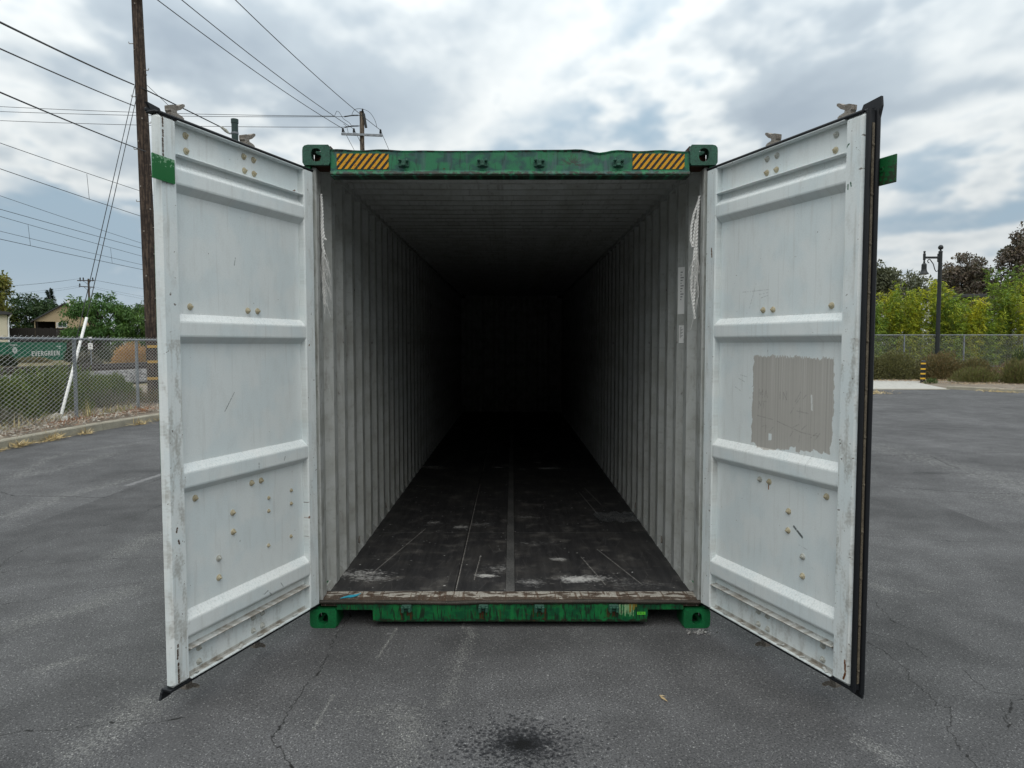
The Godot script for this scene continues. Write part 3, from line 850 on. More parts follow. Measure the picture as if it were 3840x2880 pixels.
	b.prism([Vector2(1.04, -0.012), Vector2(1.134, -0.004), Vector2(1.150, 0.02) if right else Vector2(1.136, -0.002), Vector2(1.156, -0.050), Vector2(1.10, -0.046), Vector2(1.05, -0.036)], 0.012, Transform3D(Basis(), Vector3(0, 0, -0.0665)))
	obj("gasket_lip", b, M.gasket, d)
	if right:
		b = mb.call()
		b.box(Vector3(1.1355, -0.012, -0.071), Vector3(1.1465, H + 0.008, -0.004), 0.002)
		b.tube([Vector3(1.147, -0.015, -0.013), Vector3(1.147, H + 0.01, -0.013)], 0.0095, 8)
		b.tube([Vector3(1.148, -0.03, -0.060), Vector3(1.148, H + 0.012, -0.060)], 0.0125, 8)
		obj("gasket", b, M.gasket, d)
		b = mb.call(); b.box(Vector3(1.1467, 0.02, -0.043), Vector3(1.1492, H - 0.05, -0.030)); obj("gasket_strip", b, M.gasket_strip, d)
		for k in 12:
			b = mb.call()
			b.lathe([Vector2(0.0075, 0.0), Vector2(0.006, 0.003), Vector2(0.0, 0.0045)], 8, Transform3D(Basis(Vector3.BACK, -PI / 2), Vector3(1.1492, 0.08 + 0.215 * k, -0.0365)))
			obj("rivet", b, M.gasket_strip, d)
		b = mb.call()
		b.box(Vector3(1.08, 2.268, -0.080), Vector3(1.238, 2.388, -0.0725), 0.002)
		b.lathe([Vector2(0.009, 0.0), Vector2(0.013, 0.001), Vector2(0.013, 0.003), Vector2(0.009, 0.004)], 14, Transform3D(Basis(Vector3.RIGHT, PI / 2), Vector3(1.165, 2.335, -0.0725)))
		obj("overlap_plate", b, M.plate_r, d, func(p: Vector3) -> Vector2: return Vector2((p.x - 1.08) / 0.158, 1.0 - (p.y - 2.268) / 0.12))
	else:
		# paint overspray strip on the meeting edge, then the green overlap plate with its folded end
		b = mb.call(); b.box(Vector3(-0.0105, 0.98, 0.0002), Vector3(0.0105, 2.02, 0.0012), 0.0, Transform3D(Basis(Vector3(-0.711, 0, -0.703), Vector3.UP, Vector3(0.703, 0, -0.711)), Vector3(1.127, 0, -0.042))); obj("edge_strip", b, M.stain_green, d)
		b = mb.call()
		b.prism([Vector2(1.052, 0.0015), Vector2(1.098, 0.003), Vector2(1.186, 0.014), Vector2(1.186, 0.021), Vector2(1.096, 0.010), Vector2(1.052, 0.0085)], 0.106, Transform3D(Basis(Vector3.RIGHT, Vector3(0, 0, 1), Vector3(0, -1, 0)), Vector3(0, 2.401, 0)))
		obj("overlap_plate", b, M.plate_l, d, func(p: Vector3) -> Vector2: return Vector2((p.x - 1.052) / 0.134, 1.0 - (p.y - 2.295) / 0.106))

func casting(parent: Node3D, sx: float, top: bool, zf: float, zdir: float, m: Material) -> void:
	# hollow corner fitting: faces with oval holes, one rounded corner
	var c := part("corner_casting", parent, Vector3(sx * 1.138, 2.837 if top else 0.059, zf))
	var b := MB.new()
	var sy := 1.0 if top else -1.0
	b.ring_plate(0.081, 0.059, 0.030, 0.0385, 0.028, Transform3D(Basis(Vector3.UP, 0.0 if zdir < 0 else PI), Vector3.ZERO), Vector2(sx * (1.0 if zdir < 0 else -1.0), sy))
	obj("end_plate", b, m, c)
	b = MB.new()
	b.ring_plate(0.060, 0.053, 0.038, 0.027, 0.026, Transform3D(Basis(Vector3.UP, sx * PI / 2), Vector3(sx * 0.0795, 0, zdir * 0.090)))
	obj("side_plate", b, m, c)
	b = MB.new()
	b.ring_plate(0.0535, 0.072, 0.030, 0.050, 0.024, Transform3D(Basis(Vector3.RIGHT, -PI / 2 * sy), Vector3(-sx * 0.004, sy * 0.0588, zdir * 0.102)))
	obj("top_plate" if top else "base_plate", b, m, c)
	b = MB.new()
	b.box(Vector3(-sx * 0.081, -0.058, zdir * 0.0285), Vector3(-sx * 0.062, 0.058, zdir * 0.178), 0.002)
	b.box(Vector3(-sx * 0.0618, -0.0575, zdir * 0.158), Vector3(sx * 0.0528, 0.0575, zdir * 0.178), 0.002)
	b.box(Vector3(-sx * 0.0618, -sy * 0.0585, zdir * 0.0288), Vector3(sx * 0.0525, -sy * 0.040, zdir * 0.1575), 0.002)
	obj("inner_block", b, M.rust if top else m, c)

func keeper(parent: Node3D, at: Vector3, up: float, m: Material, sd: int) -> void:
	# forged cam keeper: a base pad with two lugs and a bridge
	var b := MB.new()
	var rng := RandomNumberGenerator.new()
	rng.seed = sd
	var x := Transform3D(Basis(Vector3.BACK, rng.randf_range(-0.04, 0.04)).scaled(Vector3(1.2, 1.1, 1.25)), at)
	b.box(Vector3(-0.026, -0.019, 0), Vector3(0.026, 0.020, 0.010), 0.004, x)
	b.box(Vector3(-0.025, -0.012 * up - 0.006, 0.0102), Vector3(-0.011, 0.018, 0.034), 0.004, x)
	b.box(Vector3(0.010, -0.010 * up - 0.006, 0.0102), Vector3(0.025, 0.018, 0.034), 0.004, x)
	b.box(Vector3(-0.0108, up * 0.004, 0.0102), Vector3(0.0098, up * 0.017, 0.028), 0.003, x)
	obj("cam_keeper", b, m, parent)

func corrugated(span: float, pitch: float, deep: float, start: float, q := [0.0, 0.24, 0.49, 0.75, 1.0]) -> Array:
	# Vector2(distance along, depth) of a folded sheet
	var out := []
	var dd := [0.0, 0.0, 1.0, 1.0, 0.0]
	out.append(Vector2(0.0, 0.0))
	var at := start
	while at + pitch < span - 0.05:
		for k in 4: out.append(Vector2(at + q[k] * pitch, dd[k] * deep))
		at += pitch
	out.append(Vector2(at, 0.0))
	out.append(Vector2(span, 0.0))
	return out

func container() -> Node3D:
	var c := thing("freight_container", "green shipping container standing open, pale grey inside, on the asphalt", "container", Vector3.ZERO)
	var b: MB
	# ---- floor: dark boards, a steel strip along the middle
	var row := -0.178
	var uvf := func(p: Vector3) -> Vector2: return Vector2((p.x + 1.2) / 2.4, (p.z + 4.4) / 4.2)
	var ends := [-0.178, -1.57, -3.97, -6.37, -8.77, -11.17, -12.05]
	for k in ends.size() - 1:
		for xs in [[-1.16, -0.3555], [-0.3515, -0.0305], [0.0305, 1.16]]:
			b = MB.new()
			b.box(Vector3(xs[0], FLOOR_Y - 0.028, ends[k + 1] + 0.002), Vector3(xs[1], FLOOR_Y - (0.0 if xs[0] < -1 else 0.0006), ends[k] - 0.002), 0.0015)
			obj("floor_board", b, M.floor, c, uvf)
	b = MB.new(); b.box(Vector3(-0.029, FLOOR_Y - 0.028, -12.05), Vector3(0.029, FLOOR_Y + 0.0012, -0.18), 0.001); obj("floor_strip", b, M.strip, c)
	# ---- threshold plate, rolled lip, rear sill
	b = MB.new()
	for q in [[Vector2(-0.1775, FLOOR_Y - 0.001), Vector2(-0.095, FLOOR_Y + 0.002)], [Vector2(-0.095, FLOOR_Y + 0.002), Vector2(-0.045, FLOOR_Y - 0.006)], [Vector2(-0.045, FLOOR_Y - 0.006), Vector2(-0.022, FLOOR_Y - 0.008)]]:
		for k in 24:
			var x0 := -1.155 + 2.31 * k / 24.0
			var x1 := x0 + 2.31 / 24.0
			b.quad(Vector3(x0, q[1].y, q[1].x), Vector3(x1, q[1].y, q[1].x), Vector3(x1, q[0].y, q[0].x), Vector3(x0, q[0].y, q[0].x))
	b.box(Vector3(-1.155, 0.13, -0.177), Vector3(1.155, FLOOR_Y - 0.012, -0.024))
	obj("threshold", b, M.threshold, c, func(p: Vector3) -> Vector2: return Vector2((p.x + 1.16) / 2.32, (p.z + 0.18) / 0.16))
	b = MB.new()
	var pts := []
	var rr := []
	for k in 41:
		var x := -1.16 + 2.32 * k / 40.0
		pts.append(Vector3(x, 0.159 + 0.0025 * sin(x * 3.1) - 0.005 * exp(-pow((x + 0.35) / 0.12, 2)), -0.012 + 0.002 * sin(x * 9.0)))
		rr.append(0.0125 + 0.0012 * sin(x * 17.0))
	b.tube(pts, rr, 10)
	obj("sill_lip", b, M.lip, c)
	b = MB.new()   # sill face: deep in the middle, notched beside the corner fittings
	b.prism([Vector2(-1.057, 0.112), Vector2(-0.846, 0.112), Vector2(-0.838, 0.106), Vector2(-0.836, 0.038), Vector2(0.838, 0.038), Vector2(0.840, 0.108), Vector2(0.85, 0.114), Vector2(1.057, 0.114), Vector2(1.057, 0.1555), Vector2(-1.057, 0.1555)], 0.012, Transform3D(Basis(), Vector3(0, 0, -0.022)))
	b.box(Vector3(-0.836, 0.038, -0.11), Vector3(0.838, 0.050, -0.0225), 0.002)
	b.box(Vector3(-0.836, 0.0505, -0.11), Vector3(-0.826, 0.128, -0.0225))
	b.box(Vector3(0.828, 0.0505, -0.11), Vector3(0.838, 0.128, -0.0225))
	b.box(Vector3(-1.05, 0.104, -0.11), Vector3(-0.8365, 0.1115, -0.0225))
	b.box(Vector3(0.8385, 0.106, -0.11), Vector3(1.05, 0.1135, -0.0225))
	var gu := func(p: Vector3) -> Vector2: return Vector2(p.x / 2.2 + 0.5, 1.0 - (p.y - 0.036) / 0.122)
	var sill := obj("rear_sill", b, M.sill, c, gu)
	for k in 4: keeper(sill, Vector3([-0.63, -0.162, 0.178, 0.63][k], 0.124, -0.0098), 1.0, M.green_high, 80 + k)
	for gx in [-1.057, 1.03]:
		b = MB.new(); b.box(Vector3(gx, 0.104, -0.13), Vector3(gx + 0.027, 0.155, -0.0225), 0.002); obj("sill_gusset", b, M.green_low, c)
	# ---- header
	b = MB.new()
	var hu := func(p: Vector3) -> Vector2: return Vector2(p.x / 2.2 + 0.5, 1.0 - (p.y - 2.72) / 0.16)
	var N := 60
	var topy := func(x: float) -> float:
		return 2.866 + 0.003 * sin(x * 5.0) - 0.015 * exp(-pow((x - 0.53) / 0.06, 2)) + 0.003 * exp(-pow((x - 0.40) / 0.05, 2)) + 0.004 * sin(x * 23.0) * ss(0.3, 0.9, absf(x))
	for k in N:
		var x0 := -1.057 + 2.114 * k / N
		var x1 := -1.057 + 2.114 * (k + 1) / N
		var col := func(x: float) -> Array:
			var ty: float = topy.call(x)
			var dz := 0.006 * exp(-pow((x - 0.45) / 0.2, 2))
			return [Vector3(x, 2.717, -0.034), Vector3(x, 2.713, -0.018), Vector3(x, 2.717, -0.004), Vector3(x, 2.728, 0.001), Vector3(x, 2.742, -0.003), Vector3(x, 2.748, -0.012), Vector3(x, 2.752, -0.016 - dz), Vector3(x, ty - 0.012, -0.016 - dz * 2.0), Vector3(x, ty, -0.012 - dz), Vector3(x, ty + 0.003, -0.02), Vector3(x, ty + 0.002, -0.10)]
		var A: Array = col.call(x0)
		var B: Array = col.call(x1)
		for j in A.size() - 1: b.quad(A[j], B[j], B[j + 1], A[j + 1])
	b.box(Vector3(-1.057, 2.715, -0.10), Vector3(1.057, 2.835, -0.035))
	var head := obj("header", b, M.header, c, hu)
	for k in 4: keeper(head, Vector3([-0.625, -0.162, 0.172, 0.638][k], 2.790, -0.018), -1.0, M.green_high, 90 + k)
	for k in 2:
		var m := mat("hazard_stripes", Color(1, 1, 1), 0.5)
		m.albedo_texture = tex(hazard_image(600 + k * 7))
		b = MB.new()
		var x0: float = [-1.02, 0.722][k]
		b.quad(Vector3(x0, 2.758, -0.0135), Vector3(x0 + 0.305, 2.758, -0.0135), Vector3(x0 + 0.305, 2.847, -0.0135), Vector3(x0, 2.847, -0.0135))
		b.quad(Vector3(x0, 2.847, -0.0150), Vector3(x0 + 0.305, 2.847, -0.0150), Vector3(x0 + 0.305, 2.758, -0.0150), Vector3(x0, 2.758, -0.0150))
		obj("hazard_label", b, m, head)
	# ---- corner fittings
	for sx in [-1.0, 1.0]:
		casting(c, sx, true, 0.0, -1.0, M.green_high)
		casting(c, sx, false, 0.0, -1.0, M.green_low)
		casting(c, sx, true, -LEN, 1.0, M.green_high)
		casting(c, sx, false, -LEN, 1.0, M.green_low)
	# ---- corner posts, rails, sheets
	for sx in [-1.0, 1.0]:
		var lo := func(x0: float, x1: float, y0: float, y1: float, z0: float, z1: float, bv: float) -> MB:
			var q := MB.new()
			q.box(Vector3(minf(sx * x0, sx * x1), y0, z0), Vector3(maxf(sx * x0, sx * x1), y1, z1), bv)
			return q
		obj("corner_post", lo.call(1.178, 1.217, 0.12, 2.777, -0.13, -0.012, 0.003), M.green_out, c)
		obj("post_liner", lo.call(1.150, 1.177, 0.14, 2.775, -0.135, -0.035, 0.006), M.wall, c)
		obj("post_liner", lo.call(1.158, 1.1765, 0.14, 2.775, -0.175, -0.1355, 0.004), M.wall, c)
		obj("corner_post", lo.call(1.15, 1.217, 0.12, 2.777, -LEN + 0.002, -LEN + 0.13, 0.003), M.green_out, c)
		obj("top_rail", lo.call(1.128, 1.217, 2.792, 2.862, -LEN + 0.18, -0.18, 0.004), M.wall, c)
		obj("bottom_rail", lo.call(1.17, 1.217, 0.04, 0.205, -LEN + 0.18, -0.18, 0.003), M.green_out, c)
		# the corrugated side: grey inside, green outside
		var prof := corrugated(LEN - 0.295, 0.283, 0.048, 0.0, [0.0, 0.28, 0.48, 0.78, 1.0])
		b = MB.new()
		var bo := MB.new()
		for k in prof.size() - 1:
			var a0: Vector2 = prof[k]
			var a1: Vector2 = prof[k + 1]
			var p0 := Vector3(sx * (1.180 - a0.y), 0, -0.18 - a0.x)
			var p1 := Vector3(sx * (1.180 - a1.y), 0, -0.18 - a1.x)
			var yb := Vector3(0, 0.17, 0)
			var yt := Vector3(0, 2.80, 0)
			b.oquad(p0 + yb, p1 + yb, p1 + yt, p0 + yt, Vector3(sx * 5.0, 1.4, -6))
			var off := Vector3(sx * 0.003, 0, 0)
			bo.oquad(p0 + yb + off, p1 + yb + off, p1 + yt + off, p0 + yt + off, Vector3(0, 1.4, p0.z))
		obj("side_wall", b, M.wall, c)
		obj("side_skin", bo, M.green_out, c)
		# skirting along the wall foot and its dirt-filled pockets
		b = MB.new()
		b.prism([Vector2(0, 0), Vector2(0.030, 0), Vector2(0.012, 0.035), Vector2(0.0, 0.04)], 11.8, Transform3D(Basis(Vector3(-sx, 0, 0), Vector3.UP, Vector3(0, 0, -sx)), Vector3(sx * 1.169, FLOOR_Y - 0.001, -0.19 if sx > 0 else -11.99)))
		obj("skirting", b, M.wall, c)
		# lashing rings low on the walls
		for k in 9:
			b = MB.new()
			var z := -1.05 - k * 1.132
			var ps := []
			for j in 9:
				var an := PI * j / 8.0
				ps.append(Vector3(sx * (1.148 - 0.006 * sin(an)), 0.275 - 0.045 * sin(an), z + 0.024 * cos(an)))
			b.tube(ps, 0.005, 6)
			obj("lashing_ring", b, M.cam, c)
	# roof sheet, folded across
	b = MB.new()
	var bo2 := MB.new()
	var rp := corrugated(LEN - 0.2, 0.19, 0.034, 0.06, [0.0, 0.2, 0.5, 0.7, 1.0])
	for k in rp.size() - 1:
		var a0: Vector2 = rp[k]
		var a1: Vector2 = rp[k + 1]
		for j in 8:
			var x0 := -1.13 + 2.26 * j / 8.0
			var x1 := -1.13 + 2.26 * (j + 1) / 8.0
			var sag := func(x: float, zz: float) -> float: return -0.008 * cos(x * 1.2) * (0.6 + 0.4 * sin(zz * 2.1 + x * 2.0))
			var y0 := CEIL_Y + 0.012 - a0.y
			var y1 := CEIL_Y + 0.012 - a1.y
			var q := [Vector3(x0, y0 + sag.call(x0, a0.x), -0.1 - a0.x), Vector3(x1, y0 + sag.call(x1, a0.x), -0.1 - a0.x), Vector3(x1, y1 + sag.call(x1, a1.x), -0.1 - a1.x), Vector3(x0, y1 + sag.call(x0, a1.x), -0.1 - a1.x)]
			b.oquad(q[0], q[1], q[2], q[3], Vector3(0, 50, -6))
			var off := Vector3(0, 0.003, 0)
			bo2.oquad(q[0] + off, q[1] + off, q[2] + off, q[3] + off, Vector3(0, -50, -6))
	obj("roof", b, M.wall, c)
	obj("roof_skin", bo2, M.green_out, c)
	# front bulkhead far inside
	b = MB.new()
	bo2 = MB.new()
	var bp := corrugated(2.34, 0.25, 0.045, 0.05)
	for k in bp.size() - 1:
		var a0: Vector2 = bp[k]
		var a1: Vector2 = bp[k + 1]
		var z := -LEN + 0.135
		b.oquad(Vector3(-1.17 + a0.x, 0.15, z + a0.y), Vector3(-1.17 + a1.x, 0.15, z + a1.y), Vector3(-1.17 + a1.x, 2.85, z + a1.y), Vector3(-1.17 + a0.x, 2.85, z + a0.y), Vector3(0, 1.4, -30))
		bo2.oquad(Vector3(-1.17 + a0.x, 0.15, z - 0.003 + a0.y), Vector3(-1.17 + a1.x, 0.15, z - 0.003 + a1.y), Vector3(-1.17 + a1.x, 2.85, z - 0.003 + a1.y), Vector3(-1.17 + a0.x, 2.85, z - 0.003 + a0.y), Vector3(0, 1.4, 30))
	obj("end_wall", b, M.wall, c)
	obj("end_skin", bo2, M.green_out, c)
	b = MB.new(); b.box(Vector3(-1.057, 2.73, -LEN), Vector3(1.057, 2.865, -LEN + 0.09), 0.004); obj("end_header", b, M.green_out, c)
	b = MB.new(); b.box(Vector3(-1.057, 0.04, -LEN), Vector3(1.057, 0.16, -LEN + 0.09), 0.004); obj("end_sill", b, M.green_out, c)
	# cross members under the floor
	for k in 26:
		b = MB.new()
		var z := -0.45 - k * 0.44
		b.box(Vector3(-1.168, 0.03, z - 0.022), Vector3(1.168, FLOOR_Y - 0.030, z + 0.022))
		obj("cross_member", b, M.rust, c)
	# papers stuck to the right wall, on a fold that faces the doors
	for q in [[1.93, 2.245, 0.08, 0.92], [1.735, 1.855, 0.15, 0.75]]:
		b = MB.new()
		var m := 10
		var F := func(u: float, y: float, off: float) -> Vector3: return Vector3(1.180 - 0.048 * u - 0.765 * off, y, -0.5425 - 0.0566 * u + 0.644 * off)
		for k in m:
			var y0: float = lerpf(q[0], q[1], float(k) / m)
			var y1: float = lerpf(q[0], q[1], float(k + 1) / m)
			var torn: float = 0.12 * absf(sin(k * 2.1)) if k < 3 else 0.0
			b.quad(F.call(q[3], y0, 0.002), F.call(q[2] + torn, y0, 0.003), F.call(q[2], y1, 0.003), F.call(q[3], y1, 0.002))
		obj("paper_label", b, M.paper, c)
		b = MB.new()
		for k in 11:
			var y0: float = lerpf(q[0], q[1], 0.30 + 0.058 * k)
			var h: float = (q[1] - q[0]) * 0.02
			b.quad(F.call(0.62, y0, 0.0045), F.call(0.62 - 0.1 - 0.12 * ((k * 7) % 3), y0, 0.0045), F.call(0.62 - 0.1 - 0.12 * ((k * 7) % 3), y0 + h, 0.0045), F.call(0.62, y0 + h, 0.0045))
		kind(obj("label_print", b, mat("faded_print", lin(0.2, 0.2, 0.2), 0.8), c), "stuff")
	make_door(c, false)
	make_door(c, true)
	return c

# ---------------------------------------------------------------- ground
const CRACKS := [[-5.99, -3.98, -5.68, -3.76, -5.16, -3.73, -4.6, -3.66, -3.88, -3.57, -2.6, -3.4], [-4.6, -3.66, -4.54, -3.94, -4.53, -4.38, -4.51, -4.81, -4.3, -6.2], [-3.92, -1.12, -4.04, -1.34, -4.09, -1.57, -4.11, -1.72, -4.06, -2.09, -4.03, -2.32, -3.87, -2.46, -3.8, -2.8, -3.76, -3.32],
	[-4.2, -0.8, -3.86, -1.04, -3.66, -1.24, -3.47, -1.34, -3.2, -1.4, -2.82, -1.43, -1.6, -1.5], [-3.39, -0.39, -3.19, -0.47, -3.01, -0.6, -2.92, -0.7, -2.76, -0.8, -2.59, -0.87], [-2.46, 1.2, -2.26, 1.17, -2.13, 1.14, -2.0, 1.13, -1.9, 1.09, -1.71, 1.06], [-1.68, 1.09, -1.5, 1.02],
	[-1.0, -0.9, -1.02, -0.24, -1.03, 0.17, -1.01, 0.51, -1.03, 0.73, -1.04, 0.93, -1.04, 1.07, -1.05, 1.18, -0.99, 1.27, -0.89, 1.41, -0.8, 1.8],
	[5.47, -6.54, 6.54, -6.85, 8.21, -7.01], [4.39, -4.33, 4.94, -4.11, 5.44, -3.91, 5.92, -3.85, 7.5, -3.7], [2.6, -2.2, 3.2, -2.08, 3.5, -2.02, 3.86, -1.9, 4.1, -1.89], [2.45, -0.45, 2.39, -0.15, 2.43, 0.03], [2.12, 0.05, 2.28, 0.19, 2.31, 0.3, 2.31, 0.42],
	[1.9, 0.1, 2.08, 0.21, 2.11, 0.35, 2.12, 0.54, 2.06, 0.67, 2.07, 0.79, 2.05, 0.92, 2.1, 0.94, 2.06, 1.03, 1.98, 1.11, 1.93, 1.26, 1.91, 1.4, 1.85, 1.9], [2.42, 0.55, 2.38, 0.75, 2.42, 0.8, 2.54, 0.82, 2.9, 0.9], [2.51, 0.85, 2.44, 0.87, 2.35, 0.98, 2.29, 1.03, 2.25, 1.13], [6.5, -6.66, 6.26, -5.79, 6.24, -5.59]]
const PALE := [[0.12, 0.5, -3.06, 0.07, -3.0, -0.18, -2.81, -0.28, -2.66, -0.72], [0.14, 0.5, -5.05, -2.68, -5.11, -3.48, -5.04, -3.99, -4.83, -4.81], [0.14, 0.5, -3.19, -1.44, -3.26, -1.85, -3.2, -2.19], [0.13, 0.6, -1.85, 1.37, -1.8, 1.26, -1.78, 1.04, -1.72, 0.81], [0.05, 0.6, -2.51, 0.55, -2.34, 0.4], [0.12, 0.5, -6.39, -4.73, -7.03, -6.38, -6.99, -7.07, -6.5, -8.15], [0.18, 0.4, -6.45, -4.89, -6.29, -5.58, -6.32, -6.99],
	[0.05, 0.5, -0.27, -0.09, -0.23, 0.08, -0.27, 0.38, -0.29, 0.66, -0.31, 0.93], [0.008, 0.8, -0.69, -0.01, -0.73, 0.41], [0.008, 0.9, -0.87, 0.82, -0.88, 1.14], [0.10, 0.4, -0.78, 0.97, -0.48, 0.97, -0.43, 1.3], [0.35, 0.5, 6.12, -7.83, 6.19, -6.9, 6.26, -5.79, 6.27, -4.8, 6.06, -4.05], [0.06, 0.5, 2.6, -0.83, 2.65, -0.63], [0.05, 0.5, 2.86, -0.71, 2.97, -0.63], [0.06, 0.7, 1.52, 1.19, 1.62, 1.39], [0.008, 0.9, -0.285, -0.12, -0.29, -0.01], [0.12, 0.35, -0.5, 1.0, -0.42, 1.45], [0.3, 0.35, 5.3, -3.6, 6.6, -3.9]]

func ground_map(x0: float, z0: float, size: float, w: int, seed_: int) -> ImageTexture:
	# multiplies the asphalt tile: 0.5 grey = unchanged is not possible, so the tile is kept bright and this map carries the tone
	var blot := nz(seed_, 0.9 * size / w / 3.0, w, w, 5)
	var mid := nz(seed_ + 1, 6.0 * size / w / 3.0, w, w, 4)
	var spk := nz(seed_ + 2, 0.35, w, w, 2)
	var out := PackedByteArray()
	out.resize(w * w * 3)
	for k in w * w:
		var t := 0.715 + (spk[k] / 255.0 - 0.5) * (0.20 if size > 20.0 else 0.10) + (blot[k] / 255.0 - 0.5) * 0.22 + (mid[k] / 255.0 - 0.5) * 0.16
		var q := int(clampf(t, 0.0, 1.0) * 255.0)
		out[k * 3] = q; out[k * 3 + 1] = q; out[k * 3 + 2] = mini(255, q + 1)
	var im := Image.create_from_data(w, w, false, Image.FORMAT_RGB8, out)
	var rng := RandomNumberGenerator.new()
	rng.seed = seed_
	var mpp := size / w
	var P := func(x: float, z: float) -> Vector2: return Vector2((x - x0) / mpp, (z - z0) / mpp)
	var far := mpp > 0.009
	for pl in PALE:
		for k in range(2, pl.size() - 2, 2):
			var a := Vector2(pl[k], pl[k + 1])
			var b := Vector2(pl[k + 2], pl[k + 3])
			var num := int(a.distance_to(b) * maxf(pl[0], 0.02) / (mpp * mpp) * 0.9 * pl[1])
			for j in num:
				var p = a.lerp(b, rng.randf()) + Vector2(rng.randfn(), rng.randfn()) * pl[0] * 0.55
				var q: Vector2 = P.call(p.x, p.y)
				line_px(im, q, q + (b - a).normalized() * rng.randf_range(0.0, 3.0), rng.randf_range(0.0, 0.8), Color(1, 1, 0.98, rng.randf_range(0.3, 1.0) * (0.7 if far else 1.0)), rng)
	for pl in CRACKS:
		var prev := Vector2(INF, INF)
		for k in range(0, pl.size() - 2, 2):
			var a := Vector2(pl[k], pl[k + 1])
			var b := Vector2(pl[k + 2], pl[k + 3])
			var m := int(a.distance_to(b) / 0.035) + 1
			for j in m + 1:
				var p := a.lerp(b, float(j) / m) + Vector2(rng.randf_range(-1, 1), rng.randf_range(-1, 1)) * 0.012
				if prev.x < 1e6 and rng.randf() > 0.06:
					line_px(im, P.call(prev.x, prev.y), P.call(p.x, p.y), (0.4 if far else rng.randf_range(0.3, 1.05)), Color(0.2, 0.195, 0.19, 0.6), rng)
				prev = p
	# oil soaked in, darkest in the middle, breaking into spots
	var c := Vector2(0.05, 1.25)
	for k in 2600:
		var r := absf(rng.randfn()) * 0.14
		var an := rng.randf() * TAU
		var p := c + Vector2(cos(an) * r * 1.25, sin(an) * r * 0.9)
		var q: Vector2 = P.call(p.x, p.y)
		line_px(im, q, q, rng.randf_range(0.4, 1.9), Color(0.28, 0.29, 0.31, 0.27), rng)
	for k in 260:
		var r := absf(rng.randfn()) * 0.028
		var an := rng.randf() * TAU
		var q: Vector2 = P.call(c.x + cos(an) * r * 1.2, c.y + sin(an) * r)
		line_px(im, q, q, 1.2, Color(0.12, 0.13, 0.14, 0.3), rng)
	for s in [[-5.03, -5.35, 0.35, 0.5], [9.47, -13.75, 0.5, 0.5], [10.67, -12.46, 0.9, 0.35], [11.09, -11.43, 0.8, 0.3], [5.63, -5.18, 0.16, 0.4]]:
		for k in (900 if far else 300):
			var p := Vector2(s[0] + rng.randfn() * s[2], s[1] + rng.randfn() * s[2] * 0.35)
			var q: Vector2 = P.call(p.x, p.y)
			line_px(im, q, q + Vector2(rng.randf_range(-6, 6), 0), 0.6, Color(0.3, 0.3, 0.31, s[3] * 0.16), rng, 0.3)
	# what is left of a parking line, and white chips
	for k in 3: line_px(im, P.call(-4.73 + k * 0.025, -4.34), P.call(-4.66 + k * 0.025, -5.2), 1.0, Color(1, 1, 1, 0.75), rng, 0.12)
	for s in [[6.29, -4.75, 0.14], [7.19, -8.64, 0.2], [0.13, 1.03, 0.02], [-0.73, 0.08, 0.015], [-6.9, -9.5, 0.2]]:
		var q: Vector2 = P.call(s[0], s[1])
		line_px(im, q, q + Vector2(s[2] / mpp, 0), maxf(0.5, 0.012 / mpp), Color(1, 1, 1, 0.8), rng)
	return tex(im)

